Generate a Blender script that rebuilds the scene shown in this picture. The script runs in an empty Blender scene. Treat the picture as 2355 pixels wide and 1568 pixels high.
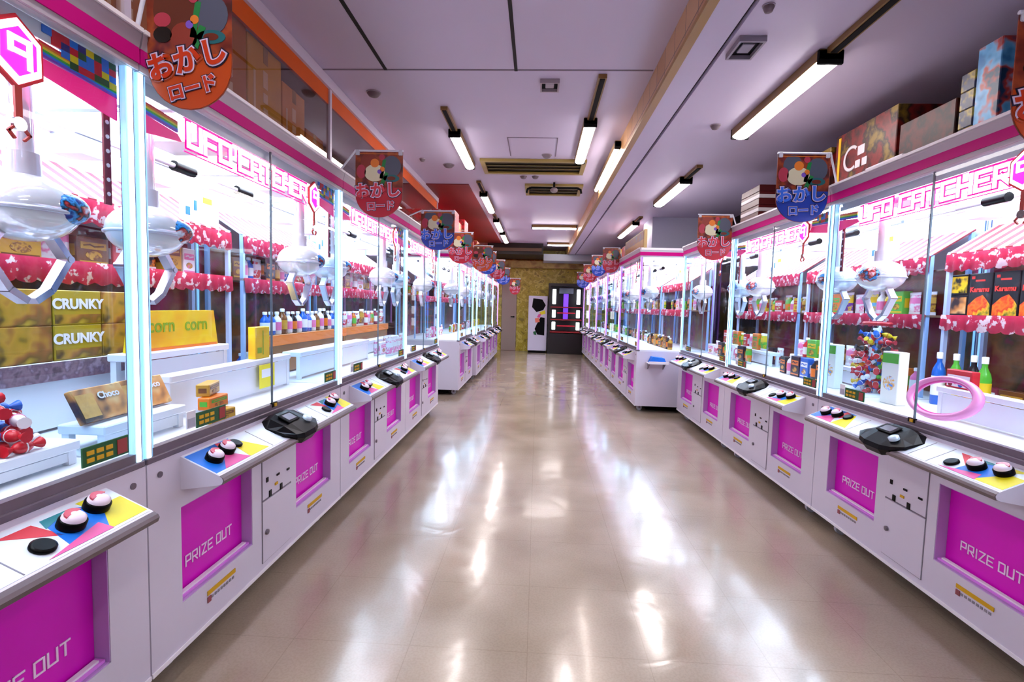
import bpy, math, random
from mathutils import Vector, Matrix
PI = math.pi
sc = bpy.context.scene
COL = sc.collection
random.seed(7)

# ------------------------------------------------------------------ camera
CY, SY = math.cos(-0.0494), math.sin(-0.0494)      # yaw
CP, SP = math.cos(0.069), math.sin(0.069)          # pitch down
CR, SR = math.cos(-0.0267), math.sin(-0.0267)      # roll
Ry = Matrix(((CY, -SY, 0), (SY, CY, 0), (0, 0, 1)))
Rp = Matrix(((1, 0, 0), (0, CP, -SP), (0, SP, CP)))
Rr = Matrix(((CR, 0, -SR), (0, 1, 0), (SR, 0, CR)))
M3 = Rr @ Rp @ Ry
right, fwd, up = M3[0], M3[1], M3[2]
cam = bpy.data.objects.new('camera', bpy.data.cameras.new('camera'))
COL.objects.link(cam)
cam.matrix_world = Matrix(((right[0], up[0], -fwd[0], 0), (right[1], up[1], -fwd[1], 0), (right[2], up[2], -fwd[2], 1.30), (0, 0, 0, 1)))
cam.data.sensor_width = 36
cam.data.lens = 1148 / 2355 * 36
cam.data.clip_start = 0.02
sc.camera = cam

# ------------------------------------------------------------------ world, exposure
w = bpy.data.worlds.new('world')
sc.world = w
w.use_nodes = True
w.node_tree.nodes['Background'].inputs[0].default_value = (0.62, 0.55, 0.85, 1)
w.node_tree.nodes['Background'].inputs[1].default_value = 0.05
sc.view_settings.view_transform = 'Standard'
sc.view_settings.look = 'None'
sc.view_settings.gamma = 1
sc.view_settings.use_curve_mapping = False
sc.view_settings.exposure = 0.48
try:
    sc.cycles.transparent_max_bounces = 40
except Exception:
    pass

LAMP_E = 24.0      # fluorescent ceiling tubes
PANEL_E = 7.2      # light panels under the machine roofs
POST_E = 3.6       # light strips in the machine posts

# ------------------------------------------------------------------ materials
def lin(h):
    h = h.lstrip('#')
    r = []
    for i in (0, 2, 4):
        c = int(h[i:i+2], 16) / 255
        r.append(c / 12.92 if c <= 0.04045 else ((c + 0.055) / 1.055) ** 2.4)
    return (*r, 1)
MATS = {}
def mat(name, hexc='#ffffff', rough=0.5, metal=0.0, emit=None, strength=0.0, noise=0.0, nscale=8.0, spec=0.5):
    if name in MATS:
        return MATS[name]
    m = bpy.data.materials.new(name)
    m.use_nodes = True
    nt = m.node_tree
    b = nt.nodes['Principled BSDF']
    b.inputs['Base Color'].default_value = lin(hexc)
    b.inputs['Roughness'].default_value = rough
    b.inputs['Metallic'].default_value = metal
    b.inputs['Specular IOR Level'].default_value = spec
    if emit:
        b.inputs['Emission Color'].default_value = lin(emit)
        b.inputs['Emission Strength'].default_value = strength
    if noise > 0:
        tc = nt.nodes.new('ShaderNodeTexCoord')
        n = nt.nodes.new('ShaderNodeTexNoise')
        n.inputs['Scale'].default_value = nscale
        n.inputs['Detail'].default_value = 4
        mx = nt.nodes.new('ShaderNodeMix')
        mx.data_type = 'RGBA'
        c = lin(hexc)
        mx.inputs[6].default_value = tuple(max(0, v * (1 - noise)) for v in c[:3]) + (1,)
        mx.inputs[7].default_value = tuple(min(1, v * (1 + noise)) for v in c[:3]) + (1,)
        nt.links.new(tc.outputs['Object'], n.inputs['Vector'])
        nt.links.new(n.outputs['Fac'], mx.inputs[0])
        nt.links.new(mx.outputs[2], b.inputs['Base Color'])
    MATS[name] = m
    return m

def mottled(name, cols, scale=10, rough=0.4, detail=3, kind='noise', stops=None, metal=0.0):
    """several printed colours in irregular patches"""
    if name in MATS:
        return MATS[name]
    m = bpy.data.materials.new(name)
    m.use_nodes = True
    nt = m.node_tree
    b = nt.nodes['Principled BSDF']
    b.inputs['Roughness'].default_value = rough
    b.inputs['Metallic'].default_value = metal
    tc = nt.nodes.new('ShaderNodeTexCoord')
    if kind == 'noise':
        n = nt.nodes.new('ShaderNodeTexNoise')
        n.inputs['Detail'].default_value = detail
        out = n.outputs['Fac']
    else:
        n = nt.nodes.new('ShaderNodeTexVoronoi')
        sp = nt.nodes.new('ShaderNodeSeparateColor')
        nt.links.new(n.outputs['Color'], sp.inputs[0])
        out = sp.outputs[0]
    n.inputs['Scale'].default_value = scale
    nt.links.new(tc.outputs['Object'], n.inputs['Vector'])
    r = nt.nodes.new('ShaderNodeValToRGB')
    r.color_ramp.interpolation = 'CONSTANT' if kind != 'noise' else 'LINEAR'
    k = len(cols)
    while len(r.color_ramp.elements) < k:
        r.color_ramp.elements.new(0.5)
    lo, hi = (0.0, 1.0) if kind != 'noise' else (0.34, 0.66)
    for i, c in enumerate(cols):
        e = r.color_ramp.elements[i]
        e.position = stops[i] if stops else (lo + (hi - lo) * i / (k if kind != 'noise' else max(1, k - 1)))
        e.color = lin(c)
    nt.links.new(out, r.inputs[0])
    nt.links.new(r.outputs[0], b.inputs['Base Color'])
    MATS[name] = m
    return m

def glass_mat(name, tint='#f4fbff', gloss=1.0):
    if name in MATS:
        return MATS[name]
    m = bpy.data.materials.new(name)
    m.use_nodes = True
    nt = m.node_tree
    for n in list(nt.nodes):
        nt.nodes.remove(n)
    o = nt.nodes.new('ShaderNodeOutputMaterial')
    t = nt.nodes.new('ShaderNodeBsdfTransparent')
    t.inputs[0].default_value = lin(tint)
    g = nt.nodes.new('ShaderNodeBsdfGlossy')
    g.inputs['Roughness'].default_value = 0.02
    f = nt.nodes.new('ShaderNodeFresnel')
    f.inputs[0].default_value = 1.38
    mu = nt.nodes.new('ShaderNodeMath')
    mu.operation = 'MULTIPLY'
    mu.inputs[1].default_value = gloss
    mx = nt.nodes.new('ShaderNodeMixShader')
    ge = nt.nodes.new('ShaderNodeNewGeometry')
    inv = nt.nodes.new('ShaderNodeMath'); inv.operation = 'SUBTRACT'; inv.inputs[0].default_value = 1.0
    m2 = nt.nodes.new('ShaderNodeMath'); m2.operation = 'MULTIPLY'
    nt.links.new(ge.outputs['Backfacing'], inv.inputs[1])
    nt.links.new(f.outputs[0], mu.inputs[0])
    nt.links.new(mu.outputs[0], m2.inputs[0]); nt.links.new(inv.outputs[0], m2.inputs[1])
    nt.links.new(m2.outputs[0], mx.inputs[0])
    nt.links.new(t.outputs[0], mx.inputs[1])
    nt.links.new(g.outputs[0], mx.inputs[2])
    nt.links.new(mx.outputs[0], o.inputs[0])
    MATS[name] = m
    return m

def stripes_mat(name, c1, c2, period, axis=0, rough=0.6, duty=0.5):
    if name in MATS:
        return MATS[name]
    m = bpy.data.materials.new(name)
    m.use_nodes = True
    nt = m.node_tree
    b = nt.nodes['Principled BSDF']
    b.inputs['Roughness'].default_value = rough
    tc = nt.nodes.new('ShaderNodeTexCoord')
    sx = nt.nodes.new('ShaderNodeSeparateXYZ')
    nt.links.new(tc.outputs['Object'], sx.inputs[0])
    d = nt.nodes.new('ShaderNodeMath'); d.operation = 'DIVIDE'; d.inputs[1].default_value = period
    f = nt.nodes.new('ShaderNodeMath'); f.operation = 'FRACT'
    g = nt.nodes.new('ShaderNodeMath'); g.operation = 'GREATER_THAN'; g.inputs[1].default_value = duty
    mx = nt.nodes.new('ShaderNodeMix'); mx.data_type = 'RGBA'
    mx.inputs[6].default_value = lin(c1); mx.inputs[7].default_value = lin(c2)
    nt.links.new(sx.outputs[axis], d.inputs[0]); nt.links.new(d.outputs[0], f.inputs[0]); nt.links.new(f.outputs[0], g.inputs[0])
    nt.links.new(g.outputs[0], mx.inputs[0]); nt.links.new(mx.outputs[2], b.inputs['Base Color'])
    MATS[name] = m
    return m

# ------------------------------------------------------------------ mesh builder
class MB:
    def __init__(s):
        s.v = []; s.f = []; s.mi = []; s.sm = []
    def add(s, vs, fs, mi=0, smooth=False):
        o = len(s.v)
        s.v += [tuple(x) for x in vs]
        for f in fs:
            s.f.append([i + o for i in f]); s.mi.append(mi); s.sm.append(smooth)
        return s
    def box(s, x0, x1, y0, y1, z0, z1, mi=0, bev=0.0):
        x0, x1 = min(x0, x1), max(x0, x1); y0, y1 = min(y0, y1), max(y0, y1); z0, z1 = min(z0, z1), max(z0, z1)
        b = min(bev, (x1-x0)*.45, (y1-y0)*.45, (z1-z0)*.45)
        if b <= 0:
            vs = [(x, y, z) for z in (z0, z1) for y in (y0, y1) for x in (x0, x1)]
            return s.add(vs, [(0, 2, 3, 1), (4, 5, 7, 6), (0, 1, 5, 4), (2, 6, 7, 3), (0, 4, 6, 2), (1, 3, 7, 5)], mi)
        vs = []; idx = {}
        for sx in (0, 1):
            for sy in (0, 1):
                for sz in (0, 1):
                    X, Y, Z = (x0, x1)[sx], (y0, y1)[sy], (z0, z1)[sz]
                    dx, dy, dz = (b, -b)[sx], (b, -b)[sy], (b, -b)[sz]
                    idx[(sx, sy, sz, 0)] = len(vs); vs.append((X, Y + dy, Z + dz))
                    idx[(sx, sy, sz, 1)] = len(vs); vs.append((X + dx, Y, Z + dz))
                    idx[(sx, sy, sz, 2)] = len(vs); vs.append((X + dx, Y + dy, Z))
        fs = []
        for a in (0, 1, 2):
            for sa in (0, 1):
                q = []
                for p, r in ((0, 0), (1, 0), (1, 1), (0, 1)):
                    k = [0, 0, 0]; k[a] = sa; k[(a + 1) % 3] = p; k[(a + 2) % 3] = r
                    q.append(idx[(*k, a)])
                fs.append(q if sa else q[::-1])
        for a in (0, 1, 2):          # edges parallel to axis a
            b1, b2 = (a + 1) % 3, (a + 2) % 3
            for p in (0, 1):
                for r in (0, 1):
                    k0 = [0, 0, 0]; k0[b1] = p; k0[b2] = r; k1 = list(k0); k1[a] = 1
                    q = [idx[(*k0, b1)], idx[(*k0, b2)], idx[(*k1, b2)], idx[(*k1, b1)]]
                    fs.append(q if (p ^ r) else q[::-1])
        for sx in (0, 1):
            for sy in (0, 1):
                for sz in (0, 1):
                    t = [idx[(sx, sy, sz, i)] for i in (0, 1, 2)]
                    fs.append(t if (sx ^ sy ^ sz) else t[::-1])
        return s.add(vs, fs, mi)
    def prism(s, poly, axis, a0, a1, mi=0):
        """poly: list of 2-D points in the plane normal to axis ('x': (y,z), 'y': (x,z), 'z': (x,y))"""
        def p3(p, a):
            return {'x': (a, p[0], p[1]), 'y': (p[0], a, p[1]), 'z': (p[0], p[1], a)}[axis]
        n = len(poly)
        vs = [p3(p, a0) for p in poly] + [p3(p, a1) for p in poly]
        fs = [tuple(range(n))[::-1], tuple(range(n, 2*n))] + [(i, (i+1) % n, (i+1) % n + n, i + n) for i in range(n)]
        return s.add(vs, fs, mi)
    def tube(s, p, q, r, n=12, mi=0, r2=None):
        p, q = Vector(p), Vector(q); d = (q - p).normalized()
        a = d.orthogonal().normalized(); b = d.cross(a); r2 = r if r2 is None else r2
        vs = []
        for c, R in ((p, r), (q, r2)):
            for i in range(n):
                t = 2*PI*i/n
                vs.append(c + a*math.cos(t)*R + b*math.sin(t)*R)
        s.add(vs, [(i, (i+1) % n, (i+1) % n + n, i + n) for i in range(n)], mi, True)
        s.add(vs, [tuple(range(n))[::-1], tuple(range(n, 2*n))], mi)
        return s
    def lathe(s, prof, c=(0, 0, 0), n=20, mi=0, axis='z', sx=1, sy=1):
        vs = []
        for r, z in prof:
            for i in range(n):
                t = 2*PI*i/n
                x, y = r*math.cos(t)*sx, r*math.sin(t)*sy
                v = {'z': (x, y, z), 'y': (x, z, y), 'x': (z, x, y)}[axis]
                vs.append((c[0]+v[0], c[1]+v[1], c[2]+v[2]))
        fs = []
        m = len(prof)
        for j in range(m - 1):
            for i in range(n):
                fs.append((j*n+i, j*n+(i+1) % n, (j+1)*n+(i+1) % n, (j+1)*n+i))
        s.add(vs, fs, mi, True)
        s.add(vs, [tuple(range(n))[::-1], tuple(range((m-1)*n, m*n))], mi)
        return s
    def ellipsoid(s, c, r, n=20, m=10, mi=0):
        prof = [(math.sin(PI*j/m)*1.0 + 1e-4, -math.cos(PI*j/m)) for j in range(m+1)]
        vs = []
        for a, z in prof:
            for i in range(n):
                t = 2*PI*i/n
                vs.append((c[0]+r[0]*a*math.cos(t), c[1]+r[1]*a*math.sin(t), c[2]+r[2]*z))
        return s.add(vs, [(j*n+i, j*n+(i+1) % n, (j+1)*n+(i+1) % n, (j+1)*n+i) for j in range(m) for i in range(n)], mi, True)
    def torus(s, c, R, r, axis='z', n=28, m=10, mi=0, sy=1.0, sr=1.0, a0=0, a1=2*PI):
        vs = []; full = abs(a1 - a0 - 2*PI) < 1e-6
        k = n if full else n + 1
        for i in range(k):
            t = a0 + (a1-a0)*i/n
            for j in range(m):
                u = 2*PI*j/m
                rr = R + r*math.cos(u)
                x, y, z = rr*math.cos(t), rr*math.sin(t)*sy, r*math.sin(u)*sr
                v = {'z': (x, y, z), 'y': (x, z, y), 'x': (z, x, y)}[axis]
                vs.append((c[0]+v[0], c[1]+v[1], c[2]+v[2]))
        fs = []
        for i in range(n if full else n):
            for j in range(m):
                i2 = (i+1) % k
                fs.append((i*m+j, i2*m+j, i2*m+(j+1) % m, i*m+(j+1) % m))
        return s.add(vs, fs, mi, True)
    def path(s, pts, r, n=10, mi=0):
        for a, b in zip(pts[:-1], pts[1:]):
            s.tube(a, b, r, n, mi)
        for p in pts[1:-1]:
            s.ellipsoid(p, (r, r, r), n, 6, mi)
        return s
    def stroke(s, pts, t, y0, y1, mi=0):
        """flat strokes in the x-z plane, between y0 and y1"""
        for (x0, z0), (x1, z1) in zip(pts[:-1], pts[1:]):
            d = math.hypot(x1-x0, z1-z0)
            ux, uz = (x1-x0)/d*t/2, (z1-z0)/d*t/2
            px, pz = -uz, ux
            poly = [(x0-ux-px, z0-uz-pz), (x1+ux-px, z1+uz-pz), (x1+ux+px, z1+uz+pz), (x0-ux+px, z0-uz+pz)]
            s.prism(poly, 'y', y1, y0, mi)
        return s
    def build(s, name, mats, parent=None, loc=None, rot=None):
        me = bpy.data.meshes.new(name)
        me.from_pydata(s.v, [], s.f)
        if not isinstance(mats, (list, tuple)):
            mats = [mats]
        for m in mats:
            me.materials.append(m)
        me.polygons.foreach_set('material_index', s.mi)
        me.polygons.foreach_set('use_smooth', s.sm)
        me.update()
        o = bpy.data.objects.new(name, me)
        COL.objects.link(o)
        if parent: o.parent = parent
        if loc: o.location = loc
        if rot: o.rotation_euler = rot
        return o

STROKES = {
 'P': (1, [[(0, 0), (0, 1), (1, 1), (1, .42), (0, .42)]]),
 'R': (1, [[(0, 0), (0, 1), (1, 1), (1, .42), (0, .42)], [(.45, .42), (1, 0)]]),
 'I': (.25, [[(.5, 0), (.5, 1)]]),
 'Z': (1, [[(0, 1), (1, 1), (0, 0), (1, 0)]]),
 'E': (1, [[(1, 1), (0, 1), (0, 0), (1, 0)], [(0, .5), (.85, .5)]]),
 'O': (1, [[(0, 0), (0, 1), (1, 1), (1, 0), (0, 0)]]),
 'U': (1, [[(0, 1), (0, 0), (1, 0), (1, 1)]]),
 'T': (1, [[(0, 1), (1, 1)], [(.5, 1), (.5, 0)]]),
 'F': (1, [[(0, 0), (0, 1), (1, 1)], [(0, .5), (.85, .5)]]),
 'C': (1, [[(1, 1), (0, 1), (0, 0), (1, 0)]]),
 'A': (1, [[(0, 0), (0, 1), (1, 1), (1, 0)], [(0, .42), (1, .42)]]),
 'H': (1, [[(0, 0), (0, 1)], [(1, 0), (1, 1)], [(0, .5), (1, .5)]]),
}
def word(mb, text, x, z, h, wd, gap, t, y0, y1, mi=0, wscale=1.0):
    for ch in text:
        if ch == ' ':
            x += wd * 0.6; continue
        cw, sts = STROKES[ch]
        ww = wd * cw
        for st in sts:
            mb.stroke([(x + (px if cw == 1 else px) * ww, z + pz * h) for px, pz in st], t, y0, y1, mi)
        x += ww + gap
    return x
def word_len(text, wd, gap):
    return sum(wd*0.6 if c == ' ' else wd*STROKES[c][0] + gap for c in text) - gap

def font_mesh(name, text, size, extrude, m, parent=None, offset=0.0, loc=None, rot=None, align='CENTER', shear=0.0, sx=1.0):
    cu = bpy.data.curves.new(name, 'FONT')
    cu.body = text; cu.size = size; cu.extrude = extrude; cu.offset = offset
    cu.align_x = align; cu.align_y = 'CENTER'; cu.shear = shear; cu.resolution_u = 4
    tmp = bpy.data.objects.new(name + '_tmp', cu)
    COL.objects.link(tmp)
    bpy.context.view_layer.update()
    dg = bpy.context.evaluated_depsgraph_get()
    me = bpy.data.meshes.new_from_object(tmp.evaluated_get(dg))
    bpy.data.objects.remove(tmp)
    me.name = name
    me.materials.clear(); me.materials.append(m)
    for v in me.vertices:
        v.co.x *= sx
    o = bpy.data.objects.new(name, me)
    COL.objects.link(o)
    if parent: o.parent = parent
    if loc: o.location = loc
    if rot: o.rotation_euler = rot
    return o

def tag(o, label, cat, group=None, kind=None):
    if label and label != 'x' and not 4 <= len(label.split()) <= 16: print('LONG', len(label.split()), label)
    if label: o['label'] = label
    if cat: o['category'] = cat
    if group: o['group'] = group
    if kind: o['kind'] = kind
    return o
def thing(name, label, cat, loc=(0, 0, 0), rz=0.0, group=None):
    o = bpy.data.objects.new(name, None)
    COL.objects.link(o)
    o.location = loc; o.rotation_euler = (0, 0, rz)
    return tag(o, label, cat, group)
def struct(o):
    o['kind'] = 'structure'
    return o
def kids(o):
    return [c for c in COL.objects if c.parent == o]
def copy_tree(o, parent=None, tree=None):
    tree = tree if tree is not None else get_tree(o)
    return _copy(tree, parent)
def get_tree(o):
    return (o, [get_tree(c) for c in kids(o)])
def _copy(t, parent):
    c = t[0].copy(); COL.objects.link(c)
    if parent: c.parent = parent
    for s in t[1]: _copy(s, c)
    return c

# shared materials
white = mat('white_enamel', '#d9d4e4', 0.35, noise=0.03, nscale=3)
white_edge = mat('white_edge', '#f4f2f8', 0.3)
lav = mat('lavender_lining', '#c79ddb', 0.4)
magenta = mat('magenta_plastic', '#e010c8', 0.35, noise=0.05, nscale=2, spec=.25)
mag_line = mat('magenta_stripe', '#c4067e', 0.6, spec=0.15)
pink_ledge = mat('pink_ledge', '#e58af0', 0.4)
letter_white = mat('white_lettering', '#f6dcf8', 0.5)
black = mat('black_plastic', '#040406', 0.3, spec=0.12)
rubber = mat('black_rubber', '#0c0c0e', 0.7, spec=0.2)
grey_metal = mat('grey_brushed_metal', '#7d7580', 0.35, 0.6, noise=0.1, nscale=20)
brown_trim = mat('brown_grey_trim', '#6f6367', 0.35, 0.3)
chrome = mat('chrome', '#d8dde8', 0.12, 1.0)
lightgrey = mat('pale_grey_plastic', '#bfc3cf', 0.4)
yellow = mat('yellow_print', '#e8dc10', 0.5)
amber = mat('amber_print', '#d9a906', 0.5)
red = mat('red_print', '#d01830', 0.45)
blue = mat('blue_print', '#1676e0', 0.45)
teal = mat('teal_print', '#12808c', 0.45)
pinkp = mat('pink_print', '#e0509a', 0.45)
green = mat('green_print', '#0e5a2c', 0.45)
glass = glass_mat('clear_glass', '#f8fdff', .55)
seam_dark = mat('dark_gap', '#1b1719', 0.8)

# ------------------------------------------------------------------ room
ZL, ZR = 2.95, 2.74          # ceiling heights left and right of the beam
BX = 0.767                   # left face of the beam
YE, YB = 14.75, -3.2
XWL, XWR = -2.35, 2.95

def floor_mat():
    m = bpy.data.materials.new('waxed_beige_floor')
    m.use_nodes = True
    nt = m.node_tree; b = nt.nodes['Principled BSDF']
    tc = nt.nodes.new('ShaderNodeTexCoord')
    n1 = nt.nodes.new('ShaderNodeTexNoise'); n1.inputs['Scale'].default_value = 1.6; n1.inputs['Detail'].default_value = 6
    n2 = nt.nodes.new('ShaderNodeTexNoise'); n2.inputs['Scale'].default_value = 110; n2.inputs['Detail'].default_value = 3
    n3 = nt.nodes.new('ShaderNodeTexNoise'); n3.inputs['Scale'].default_value = 3.2; n3.inputs['Detail'].default_value = 3; n3.inputs['Distortion'].default_value = .8
    for n in (n1, n2, n3): nt.links.new(tc.outputs['Object'], n.inputs['Vector'])
    r = nt.nodes.new('ShaderNodeValToRGB')
    r.color_ramp.elements[0].position = .3; r.color_ramp.elements[0].color = lin('#9a8b77')
    r.color_ramp.elements[1].position = .7; r.color_ramp.elements[1].color = lin('#b3a38e')
    nt.links.new(n1.outputs['Fac'], r.inputs[0])
    mx = nt.nodes.new('ShaderNodeMix'); mx.data_type = 'RGBA'; mx.blend_type = 'MULTIPLY'; mx.inputs[0].default_value = .16
    nt.links.new(r.outputs[0], mx.inputs[6])
    r2 = nt.nodes.new('ShaderNodeValToRGB')
    r2.color_ramp.elements[0].position = .42; r2.color_ramp.elements[0].color = (.55, .5, .45, 1)
    r2.color_ramp.elements[1].position = .55; r2.color_ramp.elements[1].color = (1, 1, 1, 1)
    nt.links.new(n2.outputs['Fac'], r2.inputs[0]); nt.links.new(r2.outputs[0], mx.inputs[7])
    # tile joints
    br = nt.nodes.new('ShaderNodeTexBrick'); br.offset = 0; br.inputs['Scale'].default_value = 1
    br.inputs['Brick Width'].default_value = .45; br.inputs['Row Height'].default_value = .45; br.inputs['Mortar Size'].default_value = .002
    br.inputs['Color1'].default_value = (1, 1, 1, 1); br.inputs['Color2'].default_value = (1, 1, 1, 1); br.inputs['Mortar'].default_value = (.86, .85, .83, 1)
    nt.links.new(tc.outputs['Object'], br.inputs['Vector'])
    mx2 = nt.nodes.new('ShaderNodeMix'); mx2.data_type = 'RGBA'; mx2.blend_type = 'MULTIPLY'; mx2.inputs[0].default_value = 1
    nt.links.new(mx.outputs[2], mx2.inputs[6]); nt.links.new(br.outputs['Color'], mx2.inputs[7])
    nt.links.new(mx2.outputs[2], b.inputs['Base Color'])
    mr = nt.nodes.new('ShaderNodeMapRange'); mr.inputs[1].default_value = .3; mr.inputs[2].default_value = .7; mr.inputs[3].default_value = .13; mr.inputs[4].default_value = .27
    nt.links.new(n3.outputs['Fac'], mr.inputs[0]); nt.links.new(mr.outputs[0], b.inputs['Roughness'])
    b.inputs['Specular IOR Level'].default_value = .7
    b.inputs['Coat Weight'].default_value = .35; b.inputs['Coat Roughness'].default_value = .10
    bp = nt.nodes.new('ShaderNodeBump'); bp.inputs['Strength'].default_value = .22; bp.inputs['Distance'].default_value = .010
    nt.links.new(n3.outputs['Fac'], bp.inputs['Height']); nt.links.new(bp.outputs[0], b.inputs['Normal']); nt.links.new(bp.outputs[0], b.inputs['Coat Normal'])
    return m

struct(MB().box(XWL-.1, XWR+.1, YB, YE+.1, -.1, 0).build('floor', floor_mat()))
ceil_m = mat('ceiling_board', '#c4b8d0', 0.45, noise=0.05, nscale=1.2)
struct(MB().box(XWL-.1, BX, YB, YE+.1, ZL, ZL+.1).build('ceiling', ceil_m))
struct(MB().box(BX+.215, XWR+.1, YB, YE+.1, ZR, ZR+.3).build('ceiling_right', ceil_m))
# downstand beam: tiled face, plain soffit, dark joint to the right-hand ceiling
def tile_face():
    m = bpy.data.materials.new('tan_tile_face'); m.use_nodes = True
    nt = m.node_tree; b = nt.nodes['Principled BSDF']; b.inputs['Roughness'].default_value = .3
    tc = nt.nodes.new('ShaderNodeTexCoord'); sx = nt.nodes.new('ShaderNodeSeparateXYZ'); cx = nt.nodes.new('ShaderNodeCombineXYZ')
    nt.links.new(tc.outputs['Object'], sx.inputs[0]); nt.links.new(sx.outputs[1], cx.inputs[0]); nt.links.new(sx.outputs[2], cx.inputs[1])
    br = nt.nodes.new('ShaderNodeTexBrick'); br.offset = 0; br.inputs['Scale'].default_value = 1
    br.inputs['Brick Width'].default_value = .22; br.inputs['Row Height'].default_value = .4; br.inputs['Mortar Size'].default_value = .004
    br.inputs['Color1'].default_value = lin('#c89c6c'); br.inputs['Color2'].default_value = lin('#b4824e'); br.inputs['Mortar'].default_value = lin('#5d4030')
    nt.links.new(cx.outputs[0], br.inputs['Vector']); nt.links.new(br.outputs[0], b.inputs['Base Color'])
    return m
bm_ = MB().box(BX, BX+.19, YB, YE, ZR+.001, ZL+.1, 0)
bm_.box(BX-.012, BX, YB, YE, ZR+.02, ZL-.001, 1)
bm_.box(BX-.02, BX+.03, YB, YE, ZR-.006, ZR+.02, 2)
bm_.box(BX+.19, BX+.216, YB, YE, ZR+.03, ZR+.08, 3)
struct(bm_.build('trim_1', [ceil_m, tile_face(), mat('gold_edge', '#a07a3c', .4), seam_dark]))
wall_dark = mat('dark_wall', '#2a2024', .7, noise=.2, nscale=2)
struct(MB().box(XWL-.1, XWL, YB, YE, 0, ZL).build('wall_left', mat('left_wall_paint', '#8a7f88', .7, noise=.1, nscale=2)))
struct(MB().box(XWR, XWR+.1, YB, YE, 0, ZR).build('wall_right', wall_dark))
struct(MB().box(XWL, XWR, YB-.1, YB, 0, ZL).build('wall_back', mat('back_wall_paint', '#a59bb0', .7, noise=.1, nscale=2)))
gold_wall = mottled('gold_wallpaper', ['#8a7a18', '#beac30', '#a89424', '#d8c858', '#948220'], 7, .35, 6)
struct(MB().box(XWL, XWR, YE, YE+.1, 0, ZL).build('wall_far', gold_wall))
# ceiling joints
j = MB()
j.box(-1.137, -1.113, YB, 3.61, ZL-.004, ZL)
j.box(-.212, -.190, YB, 3.62, ZL-.004, ZL)
struct(j.build('trim_2', seam_dark))
j = MB().box(XWL, BX-.02, 3.60, 3.615, ZL-.003, ZL)
j.box(-.35, -.34, 5.0, 5.6, ZL-.003, ZL).box(.14, .15, 5.0, 5.6, ZL-.003, ZL).box(-.35, .15, 5.0, 5.01, ZL-.003, ZL)
struct(j.build('trim_3', mat('faint_joint', '#7d7080', .8)))  # faint grey seam strips just under the ceiling
struct(MB().box(XWL, -.99, 6.9, 13.1, ZL-.012, ZL-.001).build('trim_8', mat('red_glow_ceiling_paint', '#7c2026', .5, noise=.25, nscale=1.5)))  # red glow on the ceiling, painted as a wine-red board
# far end: beam, bulkheads, door
struct(MB().box(XWL, XWR, 14.45, YE, 2.42, 2.62).build('trim_4', mottled('tan_beam', ['#8a6636', '#c2ad62', '#9c8048'], 3, .45)))
struct(MB().box(-1.35, .10, 13.1, 14.4, 2.66, ZL-.001).box(-1.2, .06, 13.06, 13.1, 2.74, 2.82, 1).build('trim_5', [mat('black_bulkhead', '#0c0a0b', .6), mat('brown_slot', '#5a4430', .6)]))
struct(MB().box(.12, 1.9, 13.6, 14.4, 2.56, 2.735).build('trim_6', mat('grey_bulkhead', '#a5adb8', .5)))
dm = MB().box(-1.06, -.62, YE-.04, YE-.001, .0, 2.08, 0, .01)
dr = struct(dm.build('door_1', mat('beige_door', '#a08e84', .5, noise=.06, nscale=2)))
MB().tube((-.69, YE-.04, 1.0), (-.69, YE-.09, 1.0), .02).tube((-.69, YE-.085, 1.0), (-.78, YE-.085, 1.0), .012).build('door_handle', black, dr)
struct(MB().box(1.74, 2.7, 7.95, 8.6, 2.078, ZR-.001).build('trim_7', mat('white_duct_box', '#c9cbe0', .5, noise=.03, nscale=2)) )

# ------------------------------------------------------------------ partition of glass above the left machines
PX = -1.60
win = struct(bpy.data.objects.new('window_1', None)); COL.objects.link(win)
frame_m = mat('white_frame', '#cfc6d6', .35)
f = MB().box(PX-.03, PX+.02, .02, 7.80, 2.875, ZL-.001)
for y in (.04, 1.90, 3.77, 5.62, 7.77):
    f.box(PX-.02, PX+.012, y-.016, y+.016, 2.095, 2.886)
f.box(PX-.02, PX+.012, .02, 7.80, 2.085, 2.105)
f.build('window_frame', frame_m, win)
MB().box(PX-.02, PX-.001, .05, 7.755, 2.765, 2.884).build('orange_band', mat('orange_band', '#d2560c', .5, noise=.12, nscale=3, spec=.2), win)
wg = glass_mat('smoky_glass', '#ece2da', 2.4)
MB().box(PX-.006, PX-.001, .06, 7.75, 2.105, 2.764).build('window_pane', wg, win)

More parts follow.
